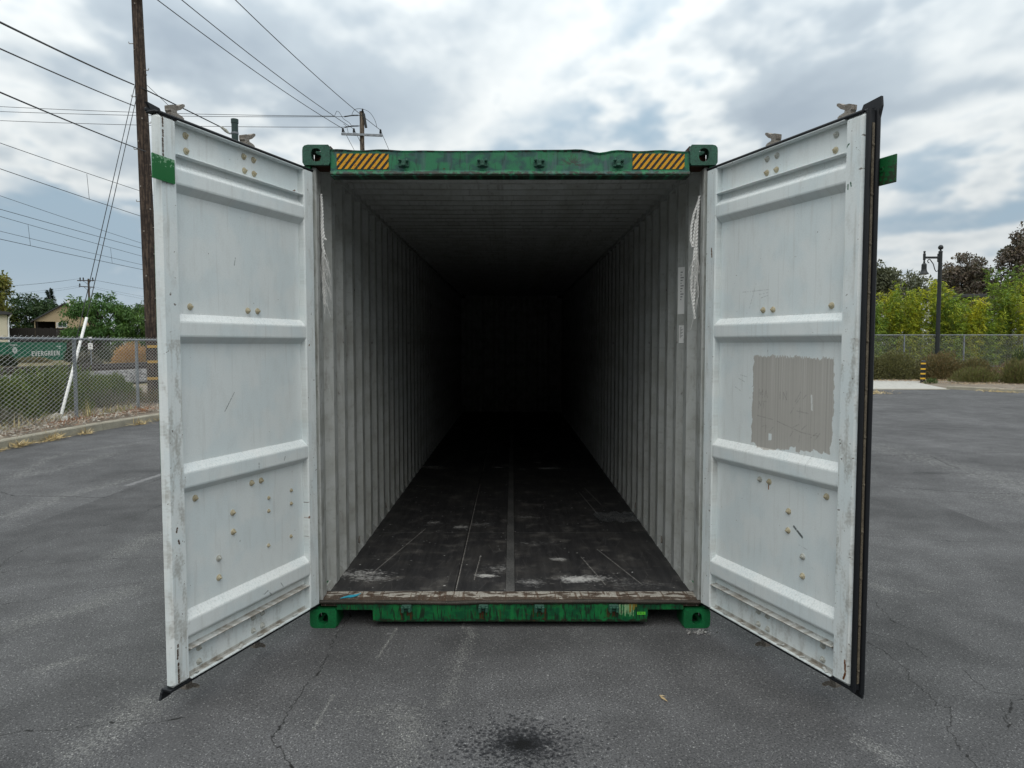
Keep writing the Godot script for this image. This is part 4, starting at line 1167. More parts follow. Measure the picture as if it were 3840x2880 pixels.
func asphalt() -> void:
	var w := 1024
	var a := nz(900, 0.24, w, w, 3, FastNoiseLite.TYPE_SIMPLEX_SMOOTH, true)
	var b := nz(901, 0.5, w, w, 2, FastNoiseLite.TYPE_SIMPLEX_SMOOTH, true)
	var s := nz(902, 0.21, w, w, 2, FastNoiseLite.TYPE_CELLULAR, true)
	var im := to_img(w, w, func(k: int) -> Color:
		var t := 0.435 + (a[k] / 255.0 - 0.5) * 0.16 + (b[k] / 255.0 - 0.5) * 0.30
		if s[k] > 196 and b[k] > 120: t += 0.22
		if a[k] < 78: t -= 0.08
		return Color(t, t * 1.0, t * 1.005))
	var rng := RandomNumberGenerator.new()
	rng.seed = 5
	for k in 15000:
		var p := Vector2(rng.randf() * w, rng.randf() * w)
		line_px(im, p, p + Vector2(rng.randf_range(-1.5, 1.5), rng.randf_range(-1.5, 1.5)), rng.randf_range(0.0, 0.95), Color(0.92, 0.92, 0.90, rng.randf_range(0.2, 0.9)), rng)
	var tile := tex(im)
	var bump := tex(Image.create_from_data(w, w, false, Image.FORMAT_L8, b))
	var lay := func(x0: float, z0: float, size: float, res: int, sd: int) -> StandardMaterial3D:
		var m := mat("asphalt", Color(1, 1, 1), 0.9)
		m.albedo_texture = tile
		tri(m, 1.0 / 3.3)
		m.heightmap_enabled = true
		m.heightmap_texture = bump
		m.heightmap_scale = 0.35
		m.detail_enabled = true
		m.detail_blend_mode = BaseMaterial3D.BLEND_MODE_MUL
		m.detail_uv_layer = BaseMaterial3D.DETAIL_UV_2
		m.detail_albedo = ground_map(x0, z0, size, res, sd)
		return m
	# one sheet: a finely mapped square round the container's mouth, coarser maps beyond
	var am := ArrayMesh.new()
	var mats := []
	var NX0 := -4.6
	var NX1 := 4.6
	var NZ0 := -4.6
	var NZ1 := 4.6
	var rects := [[NX0, NZ0, NX1, NZ1]]
	var put := func(rs: Array, x0: float, z0: float, size: float) -> Array:
		var m := MB.new()
		for r in rs:
			m.quad(Vector3(r[0], 0, r[3]), Vector3(r[2], 0, r[3]), Vector3(r[2], 0, r[1]), Vector3(r[0], 0, r[1]))
		for p in m.v: m.t2.append(Vector2((p.x - x0) / size, (p.z - z0) / size))
		var q := []
		q.resize(Mesh.ARRAY_MAX)
		q[Mesh.ARRAY_VERTEX] = m.v; q[Mesh.ARRAY_NORMAL] = m.n; q[Mesh.ARRAY_TEX_UV] = m.t; q[Mesh.ARRAY_TEX_UV2] = m.t2; q[Mesh.ARRAY_INDEX] = m.i
		return q
	am.add_surface_from_arrays(Mesh.PRIMITIVE_TRIANGLES, put.call([[NX0, NZ0, NX1, NZ1]], NX0, NZ0, 9.2))
	am.add_surface_from_arrays(Mesh.PRIMITIVE_TRIANGLES, put.call([[-9.0, -23.0, NX0, 7.0], [NX1, -23.0, 21.0, 7.0], [NX0, -23.0, NX1, NZ0], [NX0, NZ1, NX1, 7.0], [21.0, -23.0, 45.0, 7.0], [-9.0, 7.0, 45.0, 30.0], [NX0 + 1.0, -26.0, 12.0, -23.0]], -9.0, -23.0, 30.0))
	am.surface_set_material(0, lay.call(NX0, NZ0, 9.2, 2048, 910))
	am.surface_set_material(1, lay.call(-9.0, -23.0, 30.0, 2048, 920))
	var o := MeshInstance3D.new()
	o.name = "asphalt_yard"
	o.mesh = am
	add_child(o)
	kind(o, "structure")

func kerb_run(label: String, pts: Array, h: float, w: float, back: float) -> void:
	# pts run so that the kerb's top lies to the side 'back' (+1 right of travel); stones of about 3 m with joints
	var t := thing("kerb", label, "kerb", Vector3(pts[0].x, 0, pts[0].y))
	var org := Vector3(pts[0].x, 0, pts[0].y)
	for k in pts.size() - 1:
		var a: Vector2 = pts[k]
		var b: Vector2 = pts[k + 1]
		var dir := (b - a).normalized()
		var side := Vector2(-dir.y, dir.x) * back
		var nb: Vector2 = dir if k + 2 >= pts.size() else (pts[k + 2] - b).normalized()
		var m := MB.new()
		var j := 0.004
		var A := a + dir * j
		var B := b - dir * j
		var prof := [Vector2(0.0, -0.1), Vector2(0.012, h - 0.02), Vector2(0.03, h), Vector2(w, h), Vector2(w, -0.1)]
		var F := func(p: Vector2, q: Vector2) -> Vector3: return Vector3(p.x + side.x * q.x, q.y, p.y + side.y * q.x) - org
		var mid := Vector3((a.x + b.x) / 2 + side.x * w / 2, h / 2, (a.y + b.y) / 2 + side.y * w / 2) - org
		for e in 4: m.oquad(F.call(A, prof[e]), F.call(B, prof[e]), F.call(B, prof[e + 1]), F.call(A, prof[e + 1]), mid)
		for E in [A, B]:
			m.oquad(F.call(E, prof[0]), F.call(E, prof[1]), F.call(E, prof[3]), F.call(E, prof[4]), mid)
			m.otri(F.call(E, prof[1]), F.call(E, prof[2]), F.call(E, prof[3]), mid)
		obj("kerb_stone", m, M.concrete, t)

func terrain() -> void:
	# wide ground to the horizon; lower beyond the railway
	var m := MB.new()
	var hgt := func(x: float, z: float) -> float: return -0.05 - 0.58 * ss(-33.0, -42.0, x) * ss(-20.0, -50.0, z)
	var xs := [-900.0, -400.0, -200.0, -120.0, -90.0, -70.0, -60.0, -50.0, -45.0, -42.0, -39.0, -36.0, -33.0, -28.0, -15.0, 0.0, 30.0, 100.0, 300.0, 900.0]
	var zs := [-900.0, -400.0, -200.0, -150.0, -120.0, -100.0, -80.0, -65.0, -50.0, -40.0, -30.0, -20.0, 0.0, 100.0, 400.0]
	for i in xs.size() - 1:
		for j in zs.size() - 1:
			var P := func(x: float, z: float) -> Vector3: return Vector3(x, hgt.call(x, z), z)
			m.quad(P.call(xs[i], zs[j + 1]), P.call(xs[i + 1], zs[j + 1]), P.call(xs[i + 1], zs[j]), P.call(xs[i], zs[j]))
	kind(obj("ground", m, M.terrain), "structure")

const KERB_L := [Vector2(-7.9, 8.0), Vector2(-8.05, 4.0), Vector2(-8.15, 0.5), Vector2(-8.25, -2.5), Vector2(-8.3, -5.5), Vector2(-8.33, -8.0), Vector2(-8.2, -9.9), Vector2(-7.93, -11.8), Vector2(-7.3, -14.5), Vector2(-6.4, -17.5), Vector2(-5.0, -21.0), Vector2(-3.6, -23.5)]

func strips() -> void:
	kerb_run("pale concrete kerb along the fence with the railway behind", KERB_L, 0.15, 0.16, -1.0)
	# soil strip between kerb and railway
	var m := MB.new()
	var rng := RandomNumberGenerator.new()
	rng.seed = 8
	var f := FastNoiseLite.new()
	f.seed = 3; f.frequency = 0.5
	var prev := []
	for k in 90:
		var s := float(k) / 89.0 * (KERB_L.size() - 1)
		var a: Vector2 = KERB_L[mini(int(s), KERB_L.size() - 2)]
		var b: Vector2 = KERB_L[mini(int(s) + 1, KERB_L.size() - 1)]
		var p := a.lerp(b, s - int(s) if int(s) < KERB_L.size() - 1 else 1.0)
		var row := []
		for d in [0.155, 0.4, 0.8, 1.3, 2.0, 3.0, 4.5, 6.5, 9.0, 13.0, 20.0]:
			var q := Vector2(p.x - d, p.y)
			var hh := 0.115 + 0.05 * f.get_noise_2d(q.x * 2.0, q.y * 2.0) + 0.03 * ss(0.3, 1.2, d) - (0.0 if d < 10.0 else 0.12)
			row.append(Vector3(q.x, hh if d > 0.2 else 0.12, q.y))
		if prev:
			for j in row.size() - 1: m.quad(row[j + 1], prev[j + 1], prev[j], row[j])
		prev = row
	kind(obj("planting_strip", m, M.soil), "structure")
	# right side: flush concrete edge, pale gravel path, raised kerb, planting ground
	m = MB.new(); m.box(Vector3(8.0, -0.1, -22.95), Vector3(16.7, 0.012, -22.6), 0.004); kind(obj("concrete_edge", m, M.concrete), "structure")
	m = MB.new()
	m.quad(Vector3(4.0, 0.005, -22.95), Vector3(17.2, 0.005, -22.95), Vector3(20.0, 0.02, -30.5), Vector3(4.0, 0.02, -31.5))
	kind(obj("gravel_path", m, M.gravel), "structure")
	kerb_run("low pale kerb below the weeds near the striped bollard", [Vector2(16.72, -22.9), Vector2(17.5, -21.6), Vector2(18.6, -20.2), Vector2(20.6, -18.6), Vector2(23.6, -17.0)], 0.12, 0.15, -1.0)
	m = MB.new()
	var pr := [[16.85, -22.96, 18.2, -27.5], [17.65, -21.72, 19.6, -25.5], [18.72, -20.32, 21.5, -24.0], [20.7, -18.74, 24.0, -23.0], [23.65, -17.15, 28.0, -21.0]]
	for k in pr.size() - 1:
		var A: Array = pr[k]
		var B: Array = pr[k + 1]
		m.quad(Vector3(A[0], 0.105 if k else 0.012, A[1]), Vector3(B[0], 0.105, B[1]), Vector3(B[2], 0.12, B[3]), Vector3(A[2], 0.12 if k else 0.012, A[3]))
	m.quad(Vector3(18.2, 0.012, -27.5), Vector3(19.6, 0.12, -25.5), Vector3(34.0, 0.10, -40.0), Vector3(18.3, 0.03, -40.0))
	m.quad(Vector3(19.6, 0.12, -25.5), Vector3(21.5, 0.12, -24.0), Vector3(44.0, 0.10, -40.0), Vector3(34.0, 0.10, -40.0))
	m.quad(Vector3(21.5, 0.12, -24.0), Vector3(24.0, 0.12, -23.0), Vector3(54.0, 0.10, -40.0), Vector3(44.0, 0.10, -40.0))
	m.quad(Vector3(24.0, 0.12, -23.0), Vector3(28.0, 0.12, -21.0), Vector3(64.0, 0.10, -40.0), Vector3(54.0, 0.10, -40.0))
	kind(obj("planting_ground", m, M.soil), "structure")

# ---------------------------------------------------------------- fences
func chain_link(mesh: MB, a: Vector3, b: Vector3, h: float, cell: float, r: float) -> void:
	# interlocked zigzag wires, each running up the fence
	var dir := (b - a).normalized()
	var across := dir.cross(Vector3.UP).normalized()
	var nw := int((b - a).length() / cell)
	var steps := int(h / (cell * 0.5))
	for k in nw:
		var o := a + dir * (k * cell)
		var last := Vector3.ZERO
		for s in steps + 1:
			var x := cell * 0.5 if (s + k) % 2 == 0 else -cell * 0.5
			var p := o + dir * (x + cell * 0.5) + Vector3(0, s * cell * 0.5, 0) + across * (r * (1.0 if (s % 2 == 0) else -1.0))
			if s > 0:
				# three-sided wire
				var d := (p - last).normalized()
				var n1 := across
				var n2 := d.cross(across).normalized()
				var base := mesh.v.size()
				for e in [last, p]:
					for q in 3:
						var an := TAU * q / 3.0
						var nn := n1 * cos(an) + n2 * sin(an)
						mesh.v.append(e + nn * r); mesh.n.append(nn); mesh.c.append(Color.WHITE); mesh.t.append(Vector2.ZERO)
				for q in 3:
					var q2 := (q + 1) % 3
					mesh.i.append_array(PackedInt32Array([base + q, base + q + 3, base + q2, base + q2, base + q + 3, base + q2 + 3]))
			last = p

func fence(label: String, pts: Array, base: float, h: float, posts: Array, cell: float, low_rail := []) -> void:
	var t := thing("chain_link_fence", label, "fence", pts[0] + Vector3(0, base, 0))
	var org: Vector3 = pts[0] + Vector3(0, base, 0)
	var m := MB.new()
	var tp := []
	for p in pts: tp.append(p + Vector3(0, base + h, 0) - org)
	m.tube(tp, 0.024, 8)
	obj("top_rail", m, M.galv, t)
	for p in posts:
		m = MB.new()
		m.tube([p - org + Vector3(0, base - 0.2, 0), p - org + Vector3(0, base + h - 0.03, 0)], 0.036, 10)
		m.lathe([Vector2(0.04, -0.05), Vector2(0.04, 0.0), Vector2(0.03, 0.02), Vector2(0.0, 0.03)], 10, Transform3D(Basis(), p - org + Vector3(0, base + h, 0)))
		obj("post", m, M.galv, t)
	if low_rail:
		m = MB.new()
		m.tube([low_rail[0] - org, low_rail[1] - org], 0.022, 8)
		obj("lower_rail", m, M.galv, t)
	m = MB.new()
	for k in pts.size() - 1:
		var off := Vector3(0, base + 0.03, 0) - org
		var dir: Vector3 = (pts[k + 1] - pts[k]).normalized()
		var side := dir.cross(Vector3.UP).normalized() * 0.032
		chain_link(m, pts[k] + off + side, pts[k + 1] + off + side, h + 0.03, cell, 0.0030 if pts[0].x < 0.0 else 0.0024)
	kind(obj("wire_mesh", m, M.wire, t), "stuff")

func fences() -> void:
	fence("grey chain link fence on the left beside the railway", [Vector3(-8.9, 0, -4.0), Vector3(-9.09, 0, -10.48), Vector3(-9.22, 0, -13.16), Vector3(-9.3, 0, -20.0)], 0.14, 1.69, [Vector3(-8.96, 0, -5.2), Vector3(-9.03, 0, -7.8), Vector3(-9.09, 0, -10.48), Vector3(-9.22, 0, -13.16), Vector3(-9.26, 0, -15.9), Vector3(-9.29, 0, -18.6)], 0.080)
	fence("grey chain link fence on the right in front of bamboo", [Vector3(13.5, 0, -32.3), Vector3(20.1, 0, -32.0), Vector3(23.1, 0, -31.9), Vector3(31.0, 0, -31.6)], 0.06, 2.13, [Vector3(14.1, 0, -32.28), Vector3(17.1, 0, -32.14), Vector3(20.1, 0, -32.0), Vector3(23.1, 0, -31.9), Vector3(26.1, 0, -31.8), Vector3(29.1, 0, -31.7)], 0.076, [Vector3(23.1, 0.62, -31.9), Vector3(26.1, 0.58, -31.8)])

# ---------------------------------------------------------------- poles and lines
func wire(called: String, label: String, a: Vector3, b: Vector3, r: float, sag := 0.0, group := "", mid := Vector3.INF) -> MeshInstance3D:
	var m := MB.new()
	var pts := []
	for k in 21:
		var s := k / 20.0
		pts.append(a.lerp(b, s) - a + Vector3(0, -4.0 * sag * s * (1.0 - s), 0))
	m.tube(pts, r, 6)
	var o := obj(called, m, M.black)
	o.position = a
	tag(o, label, "power line", group)
	return o

func insulator(parent: Node3D, at: Vector3, s: float) -> void:
	var m := MB.new()
	var pr := [Vector2(0.02, -0.16), Vector2(0.02, 0.0)]
	for k in 4:
		pr.append_array([Vector2(0.055, 0.005 + k * 0.05), Vector2(0.085 - k * 0.008, 0.012 + k * 0.05), Vector2(0.045, 0.035 + k * 0.05)])
	pr.append_array([Vector2(0.035, 0.22), Vector2(0.0, 0.235)])
	m.lathe(pr.map(func(p): return p * s), 10, Transform3D(Basis(), at))
	obj("insulator", m, M.lamp, parent)

func poles() -> void:
	# near pole beside the fence
	var t := thing("utility_pole", "tall dark wooden utility pole rising behind the left door leaf", "utility pole", Vector3(-10.14, 0.1, -15.9))
	var m := MB.new()
	var pts := []
	var rr := []
	for k in 15:
		var y := 12.6 * k / 14.0
		pts.append(Vector3(-0.02 - 0.019 * y + 0.0 * sin(y), y - 0.15, 0))
		rr.append(0.205 - 0.0058 * y)
	m.tube(pts, rr, 20)
	obj("shaft", m, M.wood_pole, t)
	for y in [0.62, 1.09, 1.52]:
		m = MB.new(); m.tube([Vector3(-0.025, y, 0), Vector3(-0.026, y + 0.075, 0)], 0.208, 20, false); obj("reflective_band", m, M.amber, t)
	var rng := RandomNumberGenerator.new()
	rng.seed = 14
	for k in 17:
		var y := 2.3 + k * 0.62
		var an := rng.randf_range(-0.5, 1.2) if k % 2 else rng.randf_range(1.3, 2.2)
		var c := Vector3(-0.02 - 0.019 * y, y, 0)
		var d := Vector3(cos(an), 0, sin(an))
		m = MB.new()
		m.tube([c + d * 0.12, c + d * (0.205 - 0.0058 * y + 0.012)], 0.022, 8)
		obj("bolt", m, M.cam, t)
	for k in 8:
		var y := 4.9 + k * 0.72
		var sx := -1.0 if k % 2 else 1.0
		var c := Vector3(-0.02 - 0.019 * y, y, 0.05)
		m = MB.new()
		m.tube([c + Vector3(sx * 0.13, 0, 0), c + Vector3(sx * 0.25, 0, 0), c + Vector3(sx * 0.26, 0.05, 0)], 0.011, 6)
		obj("climbing_step", m, M.cam, t)
	# a crossarm above the frame carries the three lines on
	m = MB.new(); m.box(Vector3(-1.1, 11.15, 0.10), Vector3(2.6, 11.27, 0.22), 0.01); obj("crossarm", m, M.wood_old, t)
	for x in [-0.03, 0.67, 2.21]: insulator(t, Vector3(x, 11.29 + 0.12, 0.16), 0.9)
	# second pole, seen over the container
	t = thing("utility_pole", "weathered utility pole with grey crossarm seen above the container roof", "utility pole", Vector3(-7.75, 0, -33))
	m = MB.new()
	pts = []
	rr = []
	for k in 30:
		var y := 13.72 * k / 29.0
		pts.append(Vector3(0.006 * sin(k * 2.1), y, 0.006 * cos(k * 3.3)))
		rr.append(0.165 - 0.0038 * y + 0.006 * sin(k * 5.7))
	m.tube(pts, rr, 14)
	obj("shaft", m, M.wood_old, t)
	m = MB.new()
	m.bar(Vector3(-1.03, 12.535, 0.18), Vector3(1.09, 12.455, 0.18), 0.09, 0.115, 0.006)
	obj("crossarm", m, M.galv, t)
	for q in [[-0.945, 12.57], [-0.38, 12.55], [0.99, 12.50]]: insulator(t, Vector3(q[0], q[1] + 0.06, 0.18), 0.95)
	insulator(t, Vector3(0.06, 13.66, 0.1), 0.8)
	m = MB.new(); m.box(Vector3(-0.06, -0.42, -0.05), Vector3(0.06, 0.32, 0.05), 0.02, Transform3D(Basis(Vector3.BACK, 0.16), Vector3(0.17, 13.28, 0.1))); obj("cutout_switch", m, M.lamp, t)
	for y in [13.53, 12.99]:
		m = MB.new()
		m.tube([Vector3(-0.12, y, 0.02), Vector3(-0.5, y - 0.01, 0.02), Vector3(-0.9, y - 0.07, 0.02)], [0.02, 0.03, 0.034], 8)
		for k in 5: m.tube([Vector3(-0.2 - 0.07 * k, y - 0.005, 0.02), Vector3(-0.22 - 0.07 * k, y - 0.006, 0.02)], 0.045, 8)
		obj("strain_insulator", m, M.lamp, t)
	m = MB.new()   # looped jumper wires round the pole head
	var loop := func(c: Array) -> void:
		var cv := Curve3D.new()
		for k in c.size():
			var tan: Vector3 = (c[mini(k + 1, c.size() - 1)] - c[maxi(k - 1, 0)]) / 6.0
			cv.add_point(c[k], -tan, tan)
		var ps := []
		for k in 25: ps.append(cv.sample_baked(cv.get_baked_length() * k / 24.0))
		m.tube(ps, 0.011, 6)
	loop.call([Vector3(-0.5, 13.56, 0.05), Vector3(-0.35, 13.82, 0.05), Vector3(0.05, 13.82, 0.1), Vector3(0.45, 13.62, 0.15), Vector3(0.72, 13.2, 0.18), Vector3(0.8, 12.88, 0.18)])
	loop.call([Vector3(-1.4, 13.46, 0.05), Vector3(-1.28, 13.74, 0.05), Vector3(-1.1, 13.6, 0.08), Vector3(-0.95, 13.34, 0.1), Vector3(-0.6, 13.1, 0.12), Vector3(-0.5, 12.92, 0.18)])
	loop.call([Vector3(-0.95, 13.08, 0.05), Vector3(-0.78, 12.95, 0.08), Vector3(-0.68, 12.56, 0.12)])
	obj("jumper_wire", m, M.black, t)
	# steel stub post holding the tensioned cable
	t = thing("steel_post", "dark green capped steel post peeking over the left door", "post", Vector3(-9.05, 0, -19.3))
	m = MB.new(); m.tube([Vector3(0, 0, 0), Vector3(0, 9.0, 0)], 0.105, 16); m.tube([Vector3(0, 8.93, 0), Vector3(0, 9.06, 0)], 0.118, 16); obj("shaft", m, mat("post_green", lin(0.022, 0.045, 0.042), 0.5), t)
	m = MB.new(); m.tube([Vector3(0, 8.58, 0), Vector3(0, 8.64, 0)], 0.115, 16); m.box(Vector3(-0.2, 8.58, -0.02), Vector3(-0.1, 8.63, 0.02), 0.005); obj("clamp", m, M.galv, t)
	m = MB.new()
	m.tube([Vector3(-0.2, 8.61, 0), Vector3(-0.27, 8.68, 0.05), Vector3(-0.36, 8.75, 0.1), Vector3(-0.42, 8.78, 0.14)], [0.03, 0.06, 0.045, 0.02], 8)
	obj("strain_insulator", m, M.bolt_pale, t)
	# far pole behind the house
	t = thing("utility_pole", "far utility pole with two crossarms behind the tan house", "utility pole", Vector3(-74.5, 0, -120.8))
	m = MB.new(); m.tube([Vector3(0, 0, 0), Vector3(0, 13.2, 0)], [0.22, 0.16], 8); obj("shaft", m, M.wood_old, t)
	m = MB.new(); m.box(Vector3(-1.8, 12.78, 0.2), Vector3(1.15, 12.93, 0.34)); obj("crossarm", m, M.wood_pole, t)
	m = MB.new(); m.bar(Vector3(-1.55, 11.85, 0.27), Vector3(1.15, 11.68, 0.27), 0.14, 0.14); obj("crossarm", m, M.wood_pole, t)
	for x in [-1.3, -0.75, 0.9]: insulator(t, Vector3(x, 12.98, 0.27), 1.9)
	insulator(t, Vector3(-1.4, 11.95, 0.27), 1.9)
	for s in [[-0.75, 12.8, 0.0, 12.2], [0.6, 12.8, 0.0, 12.3], [-0.7, 11.75, 0.0, 11.1], [0.6, 11.68, 0.0, 11.1]]:
		m = MB.new(); m.bar(Vector3(s[0], s[1], 0.25), Vector3(s[2], s[3], 0.2), 0.05, 0.05); obj("brace", m, M.wood_pole, t)

func lines() -> void:
	var ext := func(a: Vector3, b: Vector3, s: float) -> Vector3: return a + (a - b) * s
	# three lines over the near pole to the pole behind the container, and on towards the viewer
	var far_ := [Vector3(-8.69, 12.80, -32.82), Vector3(-8.13, 12.78, -32.82), Vector3(-6.76, 12.73, -32.82)]
	var near_ := [Vector3(-10.17, 11.50, -15.74), Vector3(-9.47, 11.50, -15.74), Vector3(-7.93, 11.50, -15.74)]
	var which := ["left", "middle", "right"]
	for k in 3:
		wire("power_line", "%s of three lines crossing the top left sky down to the second pole" % ["leftmost", "middle", "rightmost"][k], near_[k], far_[k], 0.0135, 0.16, "overhead lines")
		wire("power_line", "%s of three short lines falling away behind the second pole's crossarm" % ["leftmost", "middle", "rightmost"][k], far_[k], far_[k] + Vector3([-0.9, -0.6, -0.5][k], 0.4, -30.0), 0.013, 0.9, "overhead lines")
		wire("power_line", "line %s running on overhead towards the viewer from the near pole" % which[k], near_[k], near_[k] + Vector3(-0.6, 0.2, 30.0), 0.0135, 0.5, "overhead lines")
	# cable from the left past the near pole to the steel post
	var a := Vector3(-7.91, 6.74, -7.0)
	var b := Vector3(-10.40, 8.86, -15.66)
	wire("power_line", "thick cable from the upper left edge to the wooden pole, highest there", ext.call(a, b, 0.4), b, 0.017, 0.05, "overhead lines")
	wire("power_line", "thick cable dropping from the wooden pole to the green steel post", Vector3(-10.2, 8.78, -15.68), Vector3(-9.47, 8.78, -19.16), 0.017, 0.0, "overhead lines")
	wire("power_line", "thin tie wire beside the thick cable right of the wooden pole", Vector3(-10.15, 8.95, -15.66), Vector3(-9.62, 8.1, -18.6), 0.007, 0.0, "overhead lines")
	a = Vector3(-7.92, 6.33, -7.0); b = Vector3(-10.45, 8.31, -15.72)
	wire("power_line", "second cable down from the left edge to the wooden pole", ext.call(a, b, 0.4), b, 0.012, 0.04, "overhead lines")
	a = Vector3(-7.95, 5.67, -7.0); b = Vector3(-10.15, 7.06, -15.72)
	wire("power_line", "third cable down from the left edge, meeting the pole beside the green plate", ext.call(a, b, 0.4), b, 0.013, 0.04, "overhead lines")
	# level lines crossing the railway
	var H := [[Vector3(-26.44, 14.21, -33), Vector3(-9.17, 13.49, -32.98)], [Vector3(-26.45, 13.96, -33), Vector3(-8.65, 13.46, -32.98)], [Vector3(-26.47, 13.5, -33), Vector3(-8.65, 12.93, -32.98)]]
	for k in 3:
		wire("power_line", "%s of three nearly level lines from the left edge to the second pole" % ["upper", "middle", "lowest"][k], ext.call(H[k][0], H[k][1], 0.6), H[k][1], 0.0125, 0.25, "overhead lines")
	# railway wires with droppers
	var R := [[-17.5, 8.68, -20.35, 9.02, -29.7, "upper wire of the nearest railway pair"], [-17.5, 7.80, -20.3, 7.84, -29.6, "lower wire of the nearest railway pair"], [-21.0, 7.89, -25.14, 7.52, -36.4, "thin single railway wire below the nearest pair"], [-21.0, 7.34, -25.1, 7.24, -36.5, "second single railway wire below the nearest pair"], [-24.0, 7.79, -29.27, 7.50, -42.3, "upper wire of the far railway pair"], [-24.0, 7.10, -29.23, 6.95, -42.3, "thin wire between the far railway pair"], [-24.0, 6.73, -29.2, 6.64, -42.3, "lowest railway wire of the far pair"]]
	for q in R:
		a = Vector3(q[0], q[1], q[2])
		b = Vector3(q[0], q[3], q[4])
		wire("railway_wire", q[5], a + (a - b) * 0.8, b + (b - a) * 0.8, [0.011, 0.012, 0.009, 0.011, 0.011, 0.010, 0.013][R.find(q)], 0.10, "railway wires")
	for q in [[-17.5, 8.72, 7.70, -25.3, "dropper of the nearest railway pair"], [-24.0, 7.62, 6.62, -31.2, "left dropper of the far railway pair"], [-24.0, 7.45, 6.58, -38.4, "right dropper of the far railway pair"]]:
		wire("dropper_wire", q[4], Vector3(q[0], q[1], q[3]), Vector3(q[0], q[2], q[3] - 0.12), 0.008, 0.0, "railway wires")
	# far lines by the far pole
	for k in 4:
		var y: float = [13.2, 13.2, 12.0, 11.7][k]
		wire("power_line", "%s faint line left of the far pole" % ["topmost", "second", "third", "lowest"][k], Vector3(-76.0, y, -120.6), Vector3(-112.0, y - 0.4 - k * 0.25, -121.0), 0.014, 1.2, "overhead lines")
		wire("power_line", "%s faint line right of the far pole" % ["topmost", "second", "third", "lowest"][k], Vector3(-73.6, y - 0.2, -120.6), Vector3(-40.0, y - 4.2 - k * 0.5, -125.0), 0.014, 0.6, "overhead lines")
	# two guy wires in one white guard
	var base := Vector3(-9.62, 0.12, -10.76)
	var gtop := Vector3(-9.72, 2.33, -12.0)
	wire("guy_wire", "right guy wire from the wooden pole into the white guard", gtop, Vector3(-10.33, 8.64, -15.70), 0.010, 0.0, "guy wires")
	wire("guy_wire", "left guy wire beside the white guard", base + Vector3(-0.06, 0, -0.03), Vector3(-10.36, 8.98, -15.70), 0.010, 0.0, "guy wires")
	var t := thing("guy_guard", "white plastic guy wire guard leaning behind the left fence", "guy guard", base)
	var m := MB.new()
	m.tube([Vector3.ZERO, gtop - base], 0.031, 12)
	obj("tube", m, M.white, t)
	m = MB.new()
	for k in 4: m.tube([(gtop - base) * (0.1 + 0.25 * k), (gtop - base) * (0.112 + 0.25 * k)], 0.034, 12, false)
	obj("clip", m, M.white, t)

